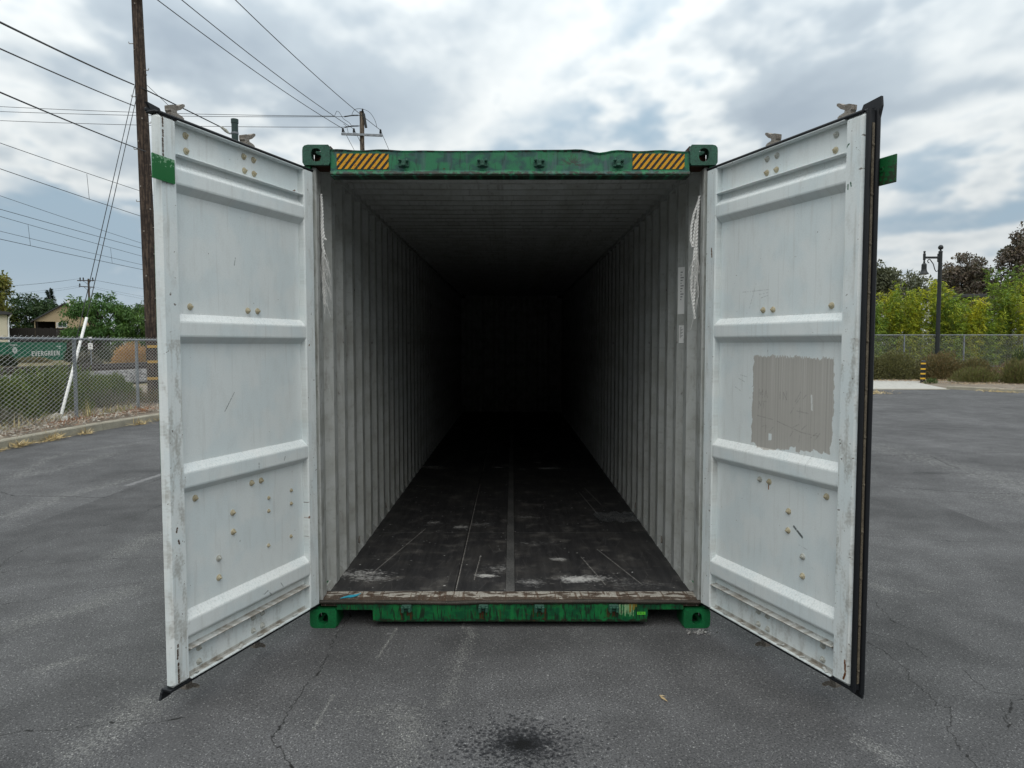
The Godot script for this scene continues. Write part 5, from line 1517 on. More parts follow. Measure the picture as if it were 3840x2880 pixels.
# ---------------------------------------------------------------- railway
func railway() -> void:
	var org := Vector3(-24.0, 0, -29.0)
	var along := Vector3(0.2, 0, -0.98).normalized()
	var left := Vector3(-along.z, 0, along.x) * -1.0   # away from the yard
	if left.x > 0.0: left = -left
	var F := func(o: float, y: float, s: float) -> Vector3: return org + left * o + along * s + Vector3(0, y, 0)
	var m := MB.new()
	var prof := [Vector2(-7.5, 0.02), Vector2(-4.5, 0.10), Vector2(-2.4, 0.22), Vector2(-1.3, 0.245), Vector2(3.2, 0.245), Vector2(7.2, 0.245), Vector2(9.0, -0.2), Vector2(11.0, -0.5)]
	for k in 40:
		for j in prof.size() - 1:
			var s0 := -30.0 + k * 3.2
			m.quad(F.call(prof[j].x, prof[j].y, s0), F.call(prof[j].x, prof[j].y, s0 + 3.2), F.call(prof[j + 1].x, prof[j + 1].y, s0 + 3.2), F.call(prof[j + 1].x, prof[j + 1].y, s0))
	var bm := obj("ballast_bed", m, M.ballast)
	kind(bm, "structure")
	# loose stones on the near shoulder
	var rng := RandomNumberGenerator.new()
	rng.seed = 77
	m = MB.new()
	for k in 5200:
		var o := rng.randf_range(-7.5, -0.9)
		var s := rng.randf_range(-8.0, 18.0)
		var hgt := lerpf(0.05, 0.24, ss(-7.5, -2.0, o))
		var p: Vector3 = F.call(o, hgt, s)
		var r := rng.randf_range(0.045, 0.11)
		var g := rng.randf_range(0.05, 0.26)
		m.col = Color(g, g * 0.98, g * 0.95)
		var top := p + Vector3(rng.randf_range(-0.3, 0.3), 0.75, rng.randf_range(-0.3, 0.3)) * r
		var an := rng.randf() * TAU
		var ring := []
		for q in 5: ring.append(p + Vector3(cos(an + q * TAU / 5) * r * rng.randf_range(0.7, 1.2), rng.randf_range(-0.1, 0.25) * r, sin(an + q * TAU / 5) * r * rng.randf_range(0.7, 1.2)))
		for q in 5: m.otri(ring[q], ring[(q + 1) % 5], top, p - Vector3(0, r, 0))
	var st := obj("ballast_stones", m, M.vc)
	kind(tag(st, "loose grey track stones on the shoulder behind the left fence", "stones"), "stuff")
	for tr in 2:
		var off := 0.0 if tr == 0 else 4.1
		var t := thing("railway_track", ["nearer railway track behind the left fence", "farther railway track behind the nearer one"][tr], "railway track", F.call(off + 0.75, 0.245, 10.0), 0.0, "railway tracks")
		for rl in [0.0, 1.505]:
			var q := MB.new()
			var A: Vector3 = F.call(off + rl, 0.26, -30.0) - t.position
			var B: Vector3 = F.call(off + rl, 0.26, 98.0) - t.position
			q.bar(A + Vector3(0, 0.014, 0), B + Vector3(0, 0.014, 0), 0.15, 0.028, 0.004)
			q.bar(A + Vector3(0, 0.08, 0), B + Vector3(0, 0.08, 0), 0.02, 0.104)
			q.bar(A + Vector3(0, 0.152, 0), B + Vector3(0, 0.152, 0), 0.072, 0.042, 0.006)
			var rail := obj("rail", q, M.rail, t)
			q = MB.new()
			q.bar(A + Vector3(0, 0.176, 0), B + Vector3(0, 0.176, 0), 0.05, 0.006)
			obj("rail_head", q, M.railhead, rail)
		var sl := MB.new()
		sl.box(Vector3(-1.3, -0.12, -0.13), Vector3(1.3, 0.0, 0.13), 0.015)
		var slm := sl.mesh()
		for k in 62:
			var o := obj("sleeper", slm, M.sleeper, t)
			var P: Vector3 = F.call(off + 0.7525, 0.255, -12.0 + k * 0.62)
			o.position = P - t.position
			o.basis = Basis(left, Vector3.UP, left.cross(Vector3.UP))
	# sign by the line
	var s := thing("track_sign", "small white sign on a post beyond the railway tracks", "sign", Vector3(-28.6, 0.1, -43.8))
	m = MB.new(); m.tube([Vector3(0, 0, 0), Vector3(0, 2.12, 0)], 0.03, 8); obj("post", m, M.galv, s)
	m = MB.new(); m.box(Vector3(-0.155, 1.27, 0.035), Vector3(0.155, 1.69, 0.055), 0.004); obj("sign_plate", m, M.white, s)
	m = MB.new(); m.box(Vector3(-0.11, 1.86, 0.035), Vector3(0.11, 2.1, 0.055), 0.004); obj("sign_plate", m, M.white, s)
	m = MB.new()
	m.box(Vector3(-0.08, 1.44, 0.056), Vector3(0.08, 1.48, 0.059)); m.box(Vector3(-0.08, 1.56, 0.056), Vector3(-0.02, 1.60, 0.059)); m.box(Vector3(0.02, 1.56, 0.056), Vector3(0.08, 1.60, 0.059)); m.box(Vector3(-0.05, 1.34, 0.056), Vector3(0.05, 1.37, 0.059)); m.box(Vector3(-0.06, 1.95, 0.056), Vector3(0.06, 1.99, 0.059))
	obj("print", m, M.lamp, s)

func letters(parent: Node3D, text: String, x: Transform3D, height: float, m: Material, stretch := 1.0) -> void:
	var tm := TextMesh.new()
	var f := SystemFont.new()
	f.font_names = PackedStringArray(["Droid Sans"])
	f.font_weight = 800
	tm.font = f
	tm.text = text
	tm.font_size = 32
	tm.pixel_size = height / 23.0
	tm.depth = 0.012
	tm.horizontal_alignment = HORIZONTAL_ALIGNMENT_CENTER
	var o := obj("lettering", tm, m, parent)
	o.transform = x.scaled_local(Vector3(stretch, 1, 1))

func far_containers() -> void:
	var dir := Vector3(-0.222, 0, -0.975).normalized()
	var seam := Vector3(-64.3, -0.62, -90.2)
	var green := tri(mat("far_green", Color(1, 1, 1), 0.55), 0.3)
	green.albedo_texture = mottled(256, 83, Color(0.12, 0.40, 0.30), Color(0.17, 0.47, 0.36), 0.3)
	var ink := mat("white_letters", lin(0.75, 0.77, 0.75), 0.6)
	for k in 2:
		var o := seam + dir * (0.06 if k else -12.25)
		var t := thing("freight_container", ["green freight container with round white emblem beyond the railway", "green freight container with large white lettering beyond the railway"][k], "container", o, 0.0, "containers beyond the railway")
		# x runs along the side away from the viewer, z out of the side towards the yard
		var zz := dir.cross(Vector3.UP).normalized()
		if zz.x < 0.0: zz = -zz
		t.basis = Basis(dir, Vector3.UP, dir.cross(Vector3.UP))
		var m := MB.new()
		var pr := corrugated(11.9, 0.28, 0.036, 0.0)
		for j in pr.size() - 1:
			var a: Vector2 = pr[j]
			var b: Vector2 = pr[j + 1]
			m.quad(Vector3(0.15 + a.x, 0.16, -0.01 - a.y), Vector3(0.15 + b.x, 0.16, -0.01 - b.y), Vector3(0.15 + b.x, 2.46, -0.01 - b.y), Vector3(0.15 + a.x, 2.46, -0.01 - a.y))
		obj("side_wall", m, green, t)
		m = MB.new()
		m.box(Vector3(0.0, 0.0, -2.44), Vector3(0.14, 2.6, 0.0)); m.box(Vector3(12.05, 0.0, -2.44), Vector3(12.19, 2.6, 0.0)); m.box(Vector3(0.14, 0.0, -2.44), Vector3(12.05, 0.15, -0.002)); m.box(Vector3(0.14, 2.47, -2.44), Vector3(12.05, 2.6, -0.002)); m.box(Vector3(0.14, 0.15, -2.43), Vector3(12.05, 2.47, -2.35))
		obj("frame", m, green, t)
		if k == 1:
			letters(t, "EVERGREEN", Transform3D(Basis(), Vector3(4.75, 1.04, 0.03)), 0.66, ink, 1.85)
			letters(t, "OX 2401", Transform3D(Basis(), Vector3(9.2, 2.0, 0.03)), 0.2, ink, 1.6)
			letters(t, "01", Transform3D(Basis(), Vector3(9.6, 1.7, 0.03)), 0.2, ink, 1.6)
		else:
			letters(t, "217 828 10", Transform3D(Basis(), Vector3(7.3, 2.2, 0.03)), 0.2, ink, 1.5)
			m = MB.new()
			var X := Transform3D(Basis(Vector3.RIGHT, PI / 2).scaled(Vector3(1.6, 1, 1)), Vector3(7.6, 1.56, 0.03))
			m.lathe([Vector2(0.42, 0.0), Vector2(0.42, 0.012), Vector2(0.0, 0.0121)], 24, X)
			obj("emblem_disc", m, ink, t)
			m = MB.new()
			for q in 4:
				var an := PI / 4 + q * PI / 2
				m.bar(Vector3(7.6 + 0.16 * cos(an) * 1.6, 1.56 + 0.16 * sin(an), 0.048), Vector3(7.6 + 0.40 * cos(an) * 1.6, 1.56 + 0.40 * sin(an), 0.048), 0.05, 0.012)
			m.box(Vector3(7.44, 1.47, 0.0425), Vector3(7.76, 1.65, 0.052))
			obj("emblem_star", m, green, t)

# ---------------------------------------------------------------- houses
func houses() -> void:
	var tan := tri(mat("tan_stucco", Color(1, 1, 1), 0.9), 0.3)
	tan.albedo_texture = mottled(256, 86, Color(0.63, 0.565, 0.45), Color(0.70, 0.63, 0.515), 0.5)
	var cream := tri(mat("cream_stucco", Color(1, 1, 1), 0.9), 0.3)
	cream.albedo_texture = mottled(256, 88, Color(0.74, 0.71, 0.63), Color(0.80, 0.77, 0.69), 0.5)
	var shingle := mat("roof_shingle", lin(0.05, 0.05, 0.052), 0.9)
	var trim := mat("white_trim", lin(0.7, 0.7, 0.68), 0.6)
	var dark := mat("dark_timber", lin(0.022, 0.019, 0.017), 0.9)
	var pane := mat("dull_pane", lin(0.07, 0.09, 0.095), 0.15)
	var t := thing("tan_house", "tan gabled house half hidden by a green tree beyond the railway", "house", Vector3(-70.65, -0.6, -107.8), 0.58)
	t.scale = Vector3(0.84, 1, 0.84)
	var g := 8.65   # ridge above the base
	var e := 6.08
	var m := MB.new()
	var D := 9.0
	# front gable wall with an open porch at its left
	var Z := Transform3D(Basis(), Vector3(0, 0, -0.3))
	m.prism([Vector2(-4.85, 5.85), Vector2(5.0, 5.85), Vector2(5.0, e - 0.1), Vector2(0, g - 0.12), Vector2(-4.85, e - 0.1)], 0.3, Z)
	m.box(Vector3(-1.55, 0.0, -0.3), Vector3(-1.24, 5.849, 0.0)); m.box(Vector3(0.28, 0.0, -0.3), Vector3(5.0, 5.849, 0.0)); m.box(Vector3(-1.239, 0.0, -0.3), Vector3(0.279, 4.92, 0.0)); m.box(Vector3(-1.239, 5.74, -0.3), Vector3(0.279, 5.849, 0.0))
	m.box(Vector3(-4.85, 0.0, -D), Vector3(5.0, 5.9, -3.4)); m.box(Vector3(-4.85, 0.0, -0.3), Vector3(-4.7, 5.849, -0.05))
	obj("wall", m, tan, t)
	m = MB.new(); m.box(Vector3(-4.8, 0.0, -3.39), Vector3(-1.6, 5.84, -3.3)); m.box(Vector3(-4.5, 0, -0.28), Vector3(-4.3, 5.84, -0.1)); obj("porch", m, dark, t)
	m = MB.new()
	m.prism([Vector2(-5.45, e - 0.42), Vector2(0, g), Vector2(5.45, e - 0.42), Vector2(5.45, e - 0.22), Vector2(0, g + 0.22), Vector2(-5.45, e - 0.22)], D + 0.9, Transform3D(Basis(), Vector3(0, 0, -D - 0.4)))
	var rf := obj("roof", m, shingle, t)
	m = MB.new(); m.box(Vector3(0.5, g - 0.5, -4.5), Vector3(1.0, g + 0.75, -4.0), 0.03); obj("chimney", m, trim, rf)
	m = MB.new()
	m.box(Vector3(-1.24, 4.92, -0.05), Vector3(-1.14, 5.74, 0.03)); m.box(Vector3(0.18, 4.92, -0.05), Vector3(0.28, 5.74, 0.03)); m.box(Vector3(-1.139, 5.64, -0.05), Vector3(0.179, 5.74, 0.03)); m.box(Vector3(-1.139, 4.92, -0.05), Vector3(0.179, 5.0, 0.03)); m.box(Vector3(-0.52, 5.001, -0.05), Vector3(-0.43, 5.639, 0.03))
	var wf := obj("window", m, trim, t)
	m = MB.new(); m.box(Vector3(-1.139, 5.001, -0.12), Vector3(-0.521, 5.639, -0.1)); obj("pane", m, pane, wf)
	m = MB.new(); m.box(Vector3(-0.429, 5.001, -0.12), Vector3(0.179, 5.639, -0.1)); obj("pane", m, pane, wf)
	m = MB.new(); m.box(Vector3(-1.42, 2.0, 0.02), Vector3(-1.33, 5.7, 0.10)); obj("downpipe", m, trim, t)
	# cream house at the frame's edge
	t = thing("cream_house", "cream house with white downpipe at the left edge beyond the railway", "house", Vector3(-73.5, -0.6, -94.3), 0.64)
	m = MB.new(); m.box(Vector3(-6, 0, -8), Vector3(2.68, 6.45, 0)); obj("wall", m, cream, t)
	m = MB.new(); m.prism([Vector2(-6.4, 6.3), Vector2(3.3, 6.5), Vector2(3.3, 6.68), Vector2(1.5, 7.25), Vector2(-6.4, 7.4)], 9.2, Transform3D(Basis(), Vector3(0, 0, -8.6))); obj("roof", m, shingle, t)
	m = MB.new(); m.tube([Vector3(3.2, 6.5, 0.4), Vector3(2.85, 6.0, 0.12), Vector3(2.8, 5.0, 0.1), Vector3(2.8, 0.2, 0.1)], 0.09, 8); obj("downpipe", m, trim, t)
	m = MB.new(); m.box(Vector3(0.2, 2.4, 0.0), Vector3(0.62, 3.9, 0.06)); obj("door", m, mat("red_door", lin(0.12, 0.02, 0.015), 0.6), t)
	# dark board fence in front of the houses
	t = thing("board_fence", "dark timber board fence in front of the tan house", "fence", Vector3(-70.2, -0.6, -103.8), 0.3)
	m = MB.new()
	for k in 64:
		var x := -7.5 + k * 0.24
		m.box(Vector3(x, 1.2, -0.02), Vector3(x + 0.22, 4.75 + 0.05 * sin(k * 1.9), 0.02 + 0.01 * (k % 2)))
	m.box(Vector3(-7.5, 0, -0.12), Vector3(7.9, 1.25, -0.03)); m.box(Vector3(-7.5, 4.5, -0.1), Vector3(7.9, 4.62, -0.03))
	obj("boards", m, dark, t)
	for k in 5:
		m = MB.new(); m.box(Vector3(-6.9 + k * 3.3, 0, -0.2), Vector3(-6.7 + k * 3.3, 4.85, -0.13)); obj("post", m, dark, t)
	# flat roof edge showing between the bamboo
	t = thing("flat_roof_shelter", "small grey flat roofed shelter behind the bamboo", "shelter", Vector3(26.97, -0.28, -37.4))
	m = MB.new(); m.box(Vector3(-0.75, 4.72, -2.2), Vector3(0.62, 4.9, 0.62), 0.01); obj("roof", m, mat("roof_slab", lin(0.055, 0.055, 0.06), 0.8), t)
	for x in [-0.6, 0.5]:
		m = MB.new(); m.box(Vector3(x - 0.06, 0, -1.0), Vector3(x + 0.06, 4.719, -0.88)); obj("post", m, M.lamp, t)
	m = MB.new(); m.box(Vector3(-0.7, 0, -2.1), Vector3(0.6, 4.719, -2.0)); obj("wall", m, mat("shelter_wall", lin(0.03, 0.03, 0.03), 0.9), t)

# ---------------------------------------------------------------- plants
func rvec(rng: RandomNumberGenerator) -> Vector3:
	return Vector3(rng.randfn(), rng.randfn(), rng.randfn()).normalized()

# leaves round a list of [centre, radius], each clump a hollow ball of blades; cols are linear colours
func leaves(m: MB, rng: RandomNumberGenerator, clumps: Array, per: int, l: float, w: float, cols: Array, droop: float, hollow := 0.5) -> void:
	for c in clumps:
		var base: Color = cols[rng.randi() % cols.size()]
		for k in int(per * rng.randf_range(0.7, 1.3)):
			var d := rvec(rng)
			var r: float = c[1] * pow(rng.randf(), hollow)
			var p: Vector3 = c[0] + Vector3(d.x, d.y * 0.8, d.z) * r
			var dir := (d * 0.7 + rvec(rng) * 0.8 + Vector3(0, -droop, 0)).normalized()
			var s := dir.cross(rvec(rng)).normalized()
			var q := base.lerp(cols[rng.randi() % cols.size()], 0.45)
			var g := rng.randf_range(0.75, 1.25)
			var sc := rng.randf_range(0.7, 1.3)
			m.leaf(p, dir, s, l * sc, w * sc, Color(q.r * g, q.g * g, q.b * g))

# a tree: crown = [[centre, radii]] of lobes, in the tree's own axes
func tree(called: String, label: String, at: Vector3, trunk_r: float, lobes: Array, nclump: int, clump_r: float, per: int, l: float, w: float, cols: Array, sd: int, droop := 0.3, group := "") -> Node3D:
	var rng := RandomNumberGenerator.new()
	rng.seed = sd
	var t := thing(called, label, "tree", at, 0.0, group)
	var clumps := []
	for lb in lobes:
		var nn: int = lb[2] if lb.size() > 2 else nclump
		for k in nn:
			var d := rvec(rng)
			if d.y < -0.35: d.y = -d.y * 0.5
			var rad := lerpf(0.35, 1.0, pow(rng.randf(), 0.45))
			clumps.append([lb[0] + Vector3(d.x * lb[1].x, d.y * lb[1].y, d.z * lb[1].z) * rad, clump_r * rng.randf_range(0.6, 1.25)])
	var m := MB.new()
	leaves(m, rng, clumps, per, l, w, cols, droop)
	obj("crown", m, M.leaf, t)
	m = MB.new()
	var c0: Vector3 = lobes[0][0]
	var fork := Vector3(c0.x * 0.3, c0.y * 0.45, c0.z * 0.3)
	m.tube([Vector3(0, -0.3, 0), Vector3(0, 0.3, 0), fork * 0.5 + Vector3(0.05, 0, 0), fork], [trunk_r * 1.4, trunk_r, trunk_r * 0.85, trunk_r * 0.75], 9)
	for k in mini(clumps.size(), 22):
		var e: Vector3 = clumps[(k * 37) % clumps.size()][0]
		var mid := fork.lerp(e, 0.5) + rvec(rng) * 0.08 * e.length() + Vector3(0, 0.05 * e.length(), 0)
		m.tube([fork * rng.randf_range(0.75, 1.0), mid, e], [trunk_r * 0.42, trunk_r * 0.25, trunk_r * 0.08], 5)
	obj("trunk", m, M.bark, t)
	return t

func bamboo(label: String, at: Vector3, h: float, wid: float, n_culm: int, cols: Array, sd: int, per := 16) -> void:
	var rng := RandomNumberGenerator.new()
	rng.seed = sd
	var t := thing("bamboo_clump", label, "bamboo", at, 0.0, "bamboo behind the right fence")
	var cm := MB.new()
	var lm := MB.new()
	for k in n_culm:
		var an := rng.randf() * TAU
		var rr := wid * 0.5 * sqrt(rng.randf())
		var foot := Vector3(cos(an) * rr, 0, sin(an) * rr * 0.8)
		var hh := h * rng.randf_range(0.62, 1.0)
		var lean := Vector3(cos(an), 0, sin(an)) * rng.randf_range(0.05, 0.30) * hh * 0.5 + Vector3(rng.randfn(), 0, rng.randfn()) * 0.1
		var pts := []
		for j in 8:
			var s := j / 7.0
			pts.append(foot + lean * s * s + Vector3(0, hh * (s - 0.07 * s * s * s), 0))
		cm.col = Color(0.16, 0.17, 0.05) * rng.randf_range(0.7, 1.2)
		cm.tube(pts, [0.016, 0.016, 0.015, 0.013, 0.011, 0.009, 0.006, 0.003], 5, false)
		var tone: Color = cols[rng.randi() % cols.size()]
		for j in range(1, 30):
			var s := 0.08 + 0.92 * j / 29.0
			var p := foot + lean * s * s + Vector3(0, hh * (s - 0.07 * s * s * s), 0)
			for br in 2:
				var bd := Vector3(rng.randfn(), rng.randf_range(-0.1, 0.7), rng.randfn()).normalized()
				var bl := rng.randf_range(0.15, 0.55) * (1.15 - 0.6 * s)
				for q in per / 2:
					var e := p + bd * bl * rng.randf_range(0.3, 1.0) + rvec(rng) * 0.06
					var dir := (bd * 0.6 + rvec(rng) * 0.7 + Vector3(0, -0.35, 0)).normalized()
					var side := dir.cross(rvec(rng)).normalized()
					var cl := tone.lerp(cols[rng.randi() % cols.size()], 0.35)
					var g := rng.randf_range(0.7, 1.3)
					lm.leaf(e, dir, side, rng.randf_range(0.14, 0.28), rng.randf_range(0.03, 0.055), Color(cl.r * g, cl.g * g, cl.b * g))
	obj("culms", cm, M.vc, t)
	obj("leaves", lm, M.leaf, t)

func shrub(label: String, at: Vector3, rad: Vector3, n: int, l: float, w: float, cols: Array, sd: int, up := 0.6, group := "", category := "shrub", called := "shrub") -> void:
	var rng := RandomNumberGenerator.new()
	rng.seed = sd
	var t := thing(called, label, category, at, 0.0, group)
	var m := MB.new()
	var tw := MB.new()
	var f := FastNoiseLite.new()
	f.seed = sd
	f.frequency = 0.9
	for k in n:
		var d := rvec(rng)
		d.y = absf(d.y)
		var bump := 1.0 + 0.35 * f.get_noise_3d(d.x * 2.0, d.y * 2.0, d.z * 2.0)
		var r := pow(rng.randf(), 0.35) * bump
		var p := Vector3(d.x * rad.x, d.y * rad.y, d.z * rad.z) * r
		var dir := (d * 0.6 + Vector3(0, up, 0) + rvec(rng) * 0.55).normalized()
		var s := dir.cross(rvec(rng)).normalized()
		var cl: Color = cols[rng.randi() % cols.size()].lerp(cols[rng.randi() % cols.size()], 0.5)
		var g := rng.randf_range(0.7, 1.3)
		var sc := rng.randf_range(0.7, 1.4)
		m.leaf(p, dir, s, l * sc, w * sc, Color(cl.r * g, cl.g * g, cl.b * g))
	obj("foliage", m, M.leaf, t)
	for k in 26:
		var d := rvec(rng)
		d.y = absf(d.y) + 0.2
		tw.col = Color(0.09, 0.075, 0.055)
		tw.tube([Vector3(d.x * 0.05, -0.02, d.z * 0.05), Vector3(d.x * rad.x, d.y * rad.y, d.z * rad.z) * 0.45 + rvec(rng) * 0.05, Vector3(d.x * rad.x, d.y * rad.y, d.z * rad.z) * 0.85], [0.014, 0.009, 0.003], 4, false)
	obj("stems", tw, M.vc, t)

# thin dry blades lying and standing along a path
func straw_patch(called: String, label: String, spots: Array, cols: Array, sd: int, cat := "dry grass") -> void:
	# spots = [centre, spread x, spread z, count, length, standing 0..1]
	var rng := RandomNumberGenerator.new()
	rng.seed = sd
	var m := MB.new()
	var org: Vector3 = spots[0][0]
	for s in spots:
		for k in s[3]:
			var p: Vector3 = s[0] - org + Vector3(rng.randfn() * s[1], rng.randf() * 0.03, rng.randfn() * s[2])
			var dir := Vector3(rng.randfn(), absf(rng.randfn()) * s[5] + 0.05, rng.randfn()).normalized()
			var side := dir.cross(Vector3.UP).normalized()
			if rng.randf() < 0.5: side = dir.cross(rvec(rng)).normalized()
			var cl: Color = cols[rng.randi() % cols.size()]
			var g := rng.randf_range(0.7, 1.25)
			m.leaf(p, dir, side, s[4] * rng.randf_range(0.4, 1.3), rng.randf_range(0.006, 0.016), Color(cl.r * g, cl.g * g, cl.b * g))
	var o := obj(called, m, M.straw)
	o.position = org
	kind(tag(o, label, cat), "stuff")

func plants() -> void:
	var G := func(r: float, g: float, b: float) -> Color: return Color(r, g, b)
	# ---- left, beyond the railway
	tree("maple_tree", "yellowish green maple at the left edge beyond the railway", Vector3(-59.8, -0.5, -75.8), 0.3, [[Vector3(0.4, 8.3, 0), Vector3(2.4, 2.5, 2.4)], [Vector3(-0.5, 7.0, 0), Vector3(2.6, 1.6, 2.4)]], 70, 0.75, 50, 0.36, 0.24, [G.call(0.13, 0.15, 0.03), G.call(0.19, 0.17, 0.035), G.call(0.08, 0.12, 0.03)], 21, 0.4)
	tree("broadleaf_tree", "dark green tree left of the tan house roof", Vector3(-80.5, -0.6, -114.0), 0.3, [[Vector3(0.5, 7.3, 0), Vector3(3.6, 3.4, 3.0)], [Vector3(3.6, 6.2, 0), Vector3(3.0, 2.8, 2.5)], [Vector3(0.5, 4.2, 0.5), Vector3(3.6, 2.0, 2.5)]], 70, 0.9, 56, 0.42, 0.22, [G.call(0.022, 0.05, 0.02), G.call(0.035, 0.07, 0.025), G.call(0.05, 0.085, 0.03)], 22, 0.1)
	tree("broadleaf_tree", "brighter green tree just behind the tan house gable", Vector3(-74.6, -0.6, -117.0), 0.25, [[Vector3(0.0, 7.0, 0), Vector3(3.8, 2.6, 2.5)]], 80, 0.8, 46, 0.4, 0.2, [G.call(0.07, 0.11, 0.03), G.call(0.09, 0.13, 0.035)], 23, 0.1)
	tree("broadleaf_tree", "yellow green tree low behind the cream house", Vector3(-83.5, -0.6, -112.0), 0.25, [[Vector3(0.0, 5.8, 0), Vector3(3.4, 3.2, 2.5)]], 70, 0.8, 46, 0.4, 0.2, [G.call(0.09, 0.12, 0.03), G.call(0.13, 0.14, 0.03)], 24, 0.1)
	# a conifer spire
	var rng := RandomNumberGenerator.new()
	rng.seed = 31
	var t := thing("conifer_tree", "small dark conifer spire left of the far pole", "tree", Vector3(-81.6, -0.6, -121.0))
	var m := MB.new()
	for k in 60:
		var s := rng.randf()
		var y := 5.0 + s * 7.0
		var r := (1.0 - s) * 2.0 + 0.15
		var an := rng.randf() * TAU
		for q in 26:
			var p := Vector3(cos(an), 0, sin(an)) * r * rng.randf() + Vector3(0, y + rng.randfn() * 0.1, 0)
			m.leaf(p, (Vector3(cos(an), -0.15, sin(an)) + rvec(rng) * 0.5).normalized(), rvec(rng), 0.5, 0.14, Color(0.018, 0.035, 0.022) * rng.randf_range(0.7, 1.4))
	obj("crown", m, M.leaf, t)
	m = MB.new(); m.tube([Vector3(0, 0, 0), Vector3(0, 12.0, 0)], [0.28, 0.03], 7); obj("trunk", m, M.bark, t)
	tree("walnut_tree", "large green feathery tree right of the tan house", Vector3(-56.5, -0.6, -92.0), 0.4, [[Vector3(1.4, 6.6, 0), Vector3(3.0, 3.3, 2.6), 60], [Vector3(-1.9, 6.0, 0.5), Vector3(2.0, 2.6, 2.4), 34], [Vector3(-1.2, 3.6, 1.2), Vector3(2.6, 1.8, 2.0), 34], [Vector3(2.6, 3.6, 1.0), Vector3(3.0, 2.2, 2.0), 40]], 50, 0.75, 52, 0.44, 0.15, [G.call(0.05, 0.12, 0.025), G.call(0.075, 0.15, 0.03), G.call(0.035, 0.09, 0.022)], 25, 0.9)
	tree("walnut_tree", "lower green feathery tree beside the wooden pole", Vector3(-51.2, -0.6, -92.5), 0.35, [[Vector3(0.0, 5.0, 0), Vector3(2.7, 2.6, 2.4), 60], [Vector3(-0.6, 2.8, 1.0), Vector3(2.8, 1.8, 2.0), 40], [Vector3(2.6, 3.6, 0), Vector3(2.2, 2.6, 2.2), 40]], 50, 0.75, 50, 0.44, 0.15, [G.call(0.06, 0.125, 0.025), G.call(0.09, 0.16, 0.035), G.call(0.04, 0.095, 0.022)], 26, 0.9)
	tree("broadleaf_tree", "thin dark tree behind the wooden pole", Vector3(-53.5, -0.6, -101.0), 0.25, [[Vector3(0.0, 6.6, 0), Vector3(3.4, 2.2, 2.2)]], 60, 0.6, 30, 0.34, 0.16, [G.call(0.05, 0.075, 0.04), G.call(0.07, 0.095, 0.05)], 27, 0.0)
	shrub("dry orange bush beyond the railway beside the pole", Vector3(-33.4, 0.0, -57.8), Vector3(1.5, 1.75, 1.3), 5200, 0.20, 0.045, [G.call(0.44, 0.26, 0.10), G.call(0.55, 0.37, 0.17), G.call(0.30, 0.16, 0.07)], 41, 0.3, "", "bush", "dry_bush")
	shrub("paler dry bush right of the orange bush", Vector3(-31.2, 0.0, -58.5), Vector3(1.4, 1.55, 1.2), 3600, 0.20, 0.045, [G.call(0.33, 0.22, 0.10), G.call(0.28, 0.21, 0.10), G.call(0.16, 0.15, 0.06)], 42, 0.3, "", "bush", "dry_bush")
	for q in [[-56.8, -88.0, 1.5, 1.6, 43, "dark low thicket below the feathery tree"], [-49.5, -86.0, 4.5, 1.6, 44, "dark low thicket left of the wooden pole's foot"], [-37.5, -58.0, 1.2, 0.9, 45, "grey dry brush beyond the tracks"], [-61.2, -86.0, 2.0, -0.12, 46, "dry tan brush in front of the lettered container"], [-53.0, -69.8, 0.9, 0.45, 47, "dark brush at the left edge before the emblem container"]]:
		var cs := [G.call(0.03, 0.045, 0.02), G.call(0.05, 0.06, 0.03)]
		if q[4] == 45: cs = [G.call(0.16, 0.15, 0.12), G.call(0.10, 0.10, 0.08)]
		if q[4] == 46: cs = [G.call(0.26, 0.22, 0.12), G.call(0.18, 0.17, 0.09)]
		shrub(q[5], Vector3(q[0], -0.6, q[1]), Vector3(q[2], q[3] + 0.6, q[2] * 0.7), 2600, 0.3, 0.09, cs, q[4], 0.5, "", "bush", "brush")
	# ---- left, just behind the fence
	var green := [G.call(0.075, 0.12, 0.022), G.call(0.11, 0.15, 0.028), G.call(0.045, 0.08, 0.02), G.call(0.14, 0.16, 0.03)]
	var L := [[-10.5, -7.2, 0.95, 0.95], [-10.9, -8.7, 1.0, 1.0], [-10.6, -10.1, 0.85, 0.95], [-11.4, -11.0, 0.95, 1.05], [-10.9, -12.2, 0.95, 1.02], [-11.2, -13.6, 1.0, 0.95], [-11.0, -15.0, 0.8, 0.7], [-12.2, -9.6, 1.1, 1.05]]
	var place := ["nearest the left edge", "second from the left edge", "left of the white guard", "behind the white guard", "just right of the nearer fence post", "between the two fence posts", "beside the second fence post", "farthest back at the left"]
	for k in L.size():
		shrub("green upright shrub behind the fence, " + place[k], Vector3(L[k][0], 0.1, L[k][1]), Vector3(L[k][2], L[k][3], L[k][2]), 7000, 0.13, 0.019, green, 50 + k, 0.9, "green shrubs behind the left fence")
	for q in [[-10.0, -9.0, 62, "grey dry twiggy weed low behind the fence at left"], [-10.3, -13.4, 63, "grey dry twiggy weed low behind the second fence post"], [-9.6, -14.8, 64, "reddish green weed at the wooden pole's foot"]]:
		var cs := [G.call(0.17, 0.15, 0.12), G.call(0.11, 0.11, 0.08)]
		if q[2] == 64: cs = [G.call(0.09, 0.10, 0.04), G.call(0.16, 0.10, 0.05)]
		shrub(q[3], Vector3(q[0], 0.1, q[1]), Vector3(0.8, 0.42, 0.9), 1500, 0.12, 0.01, cs, q[2], 0.5, "", "weed", "weed")
	# dry grass and litter along the kerb
	var straw := [G.call(0.55, 0.42, 0.20), G.call(0.62, 0.50, 0.28), G.call(0.42, 0.32, 0.16)]
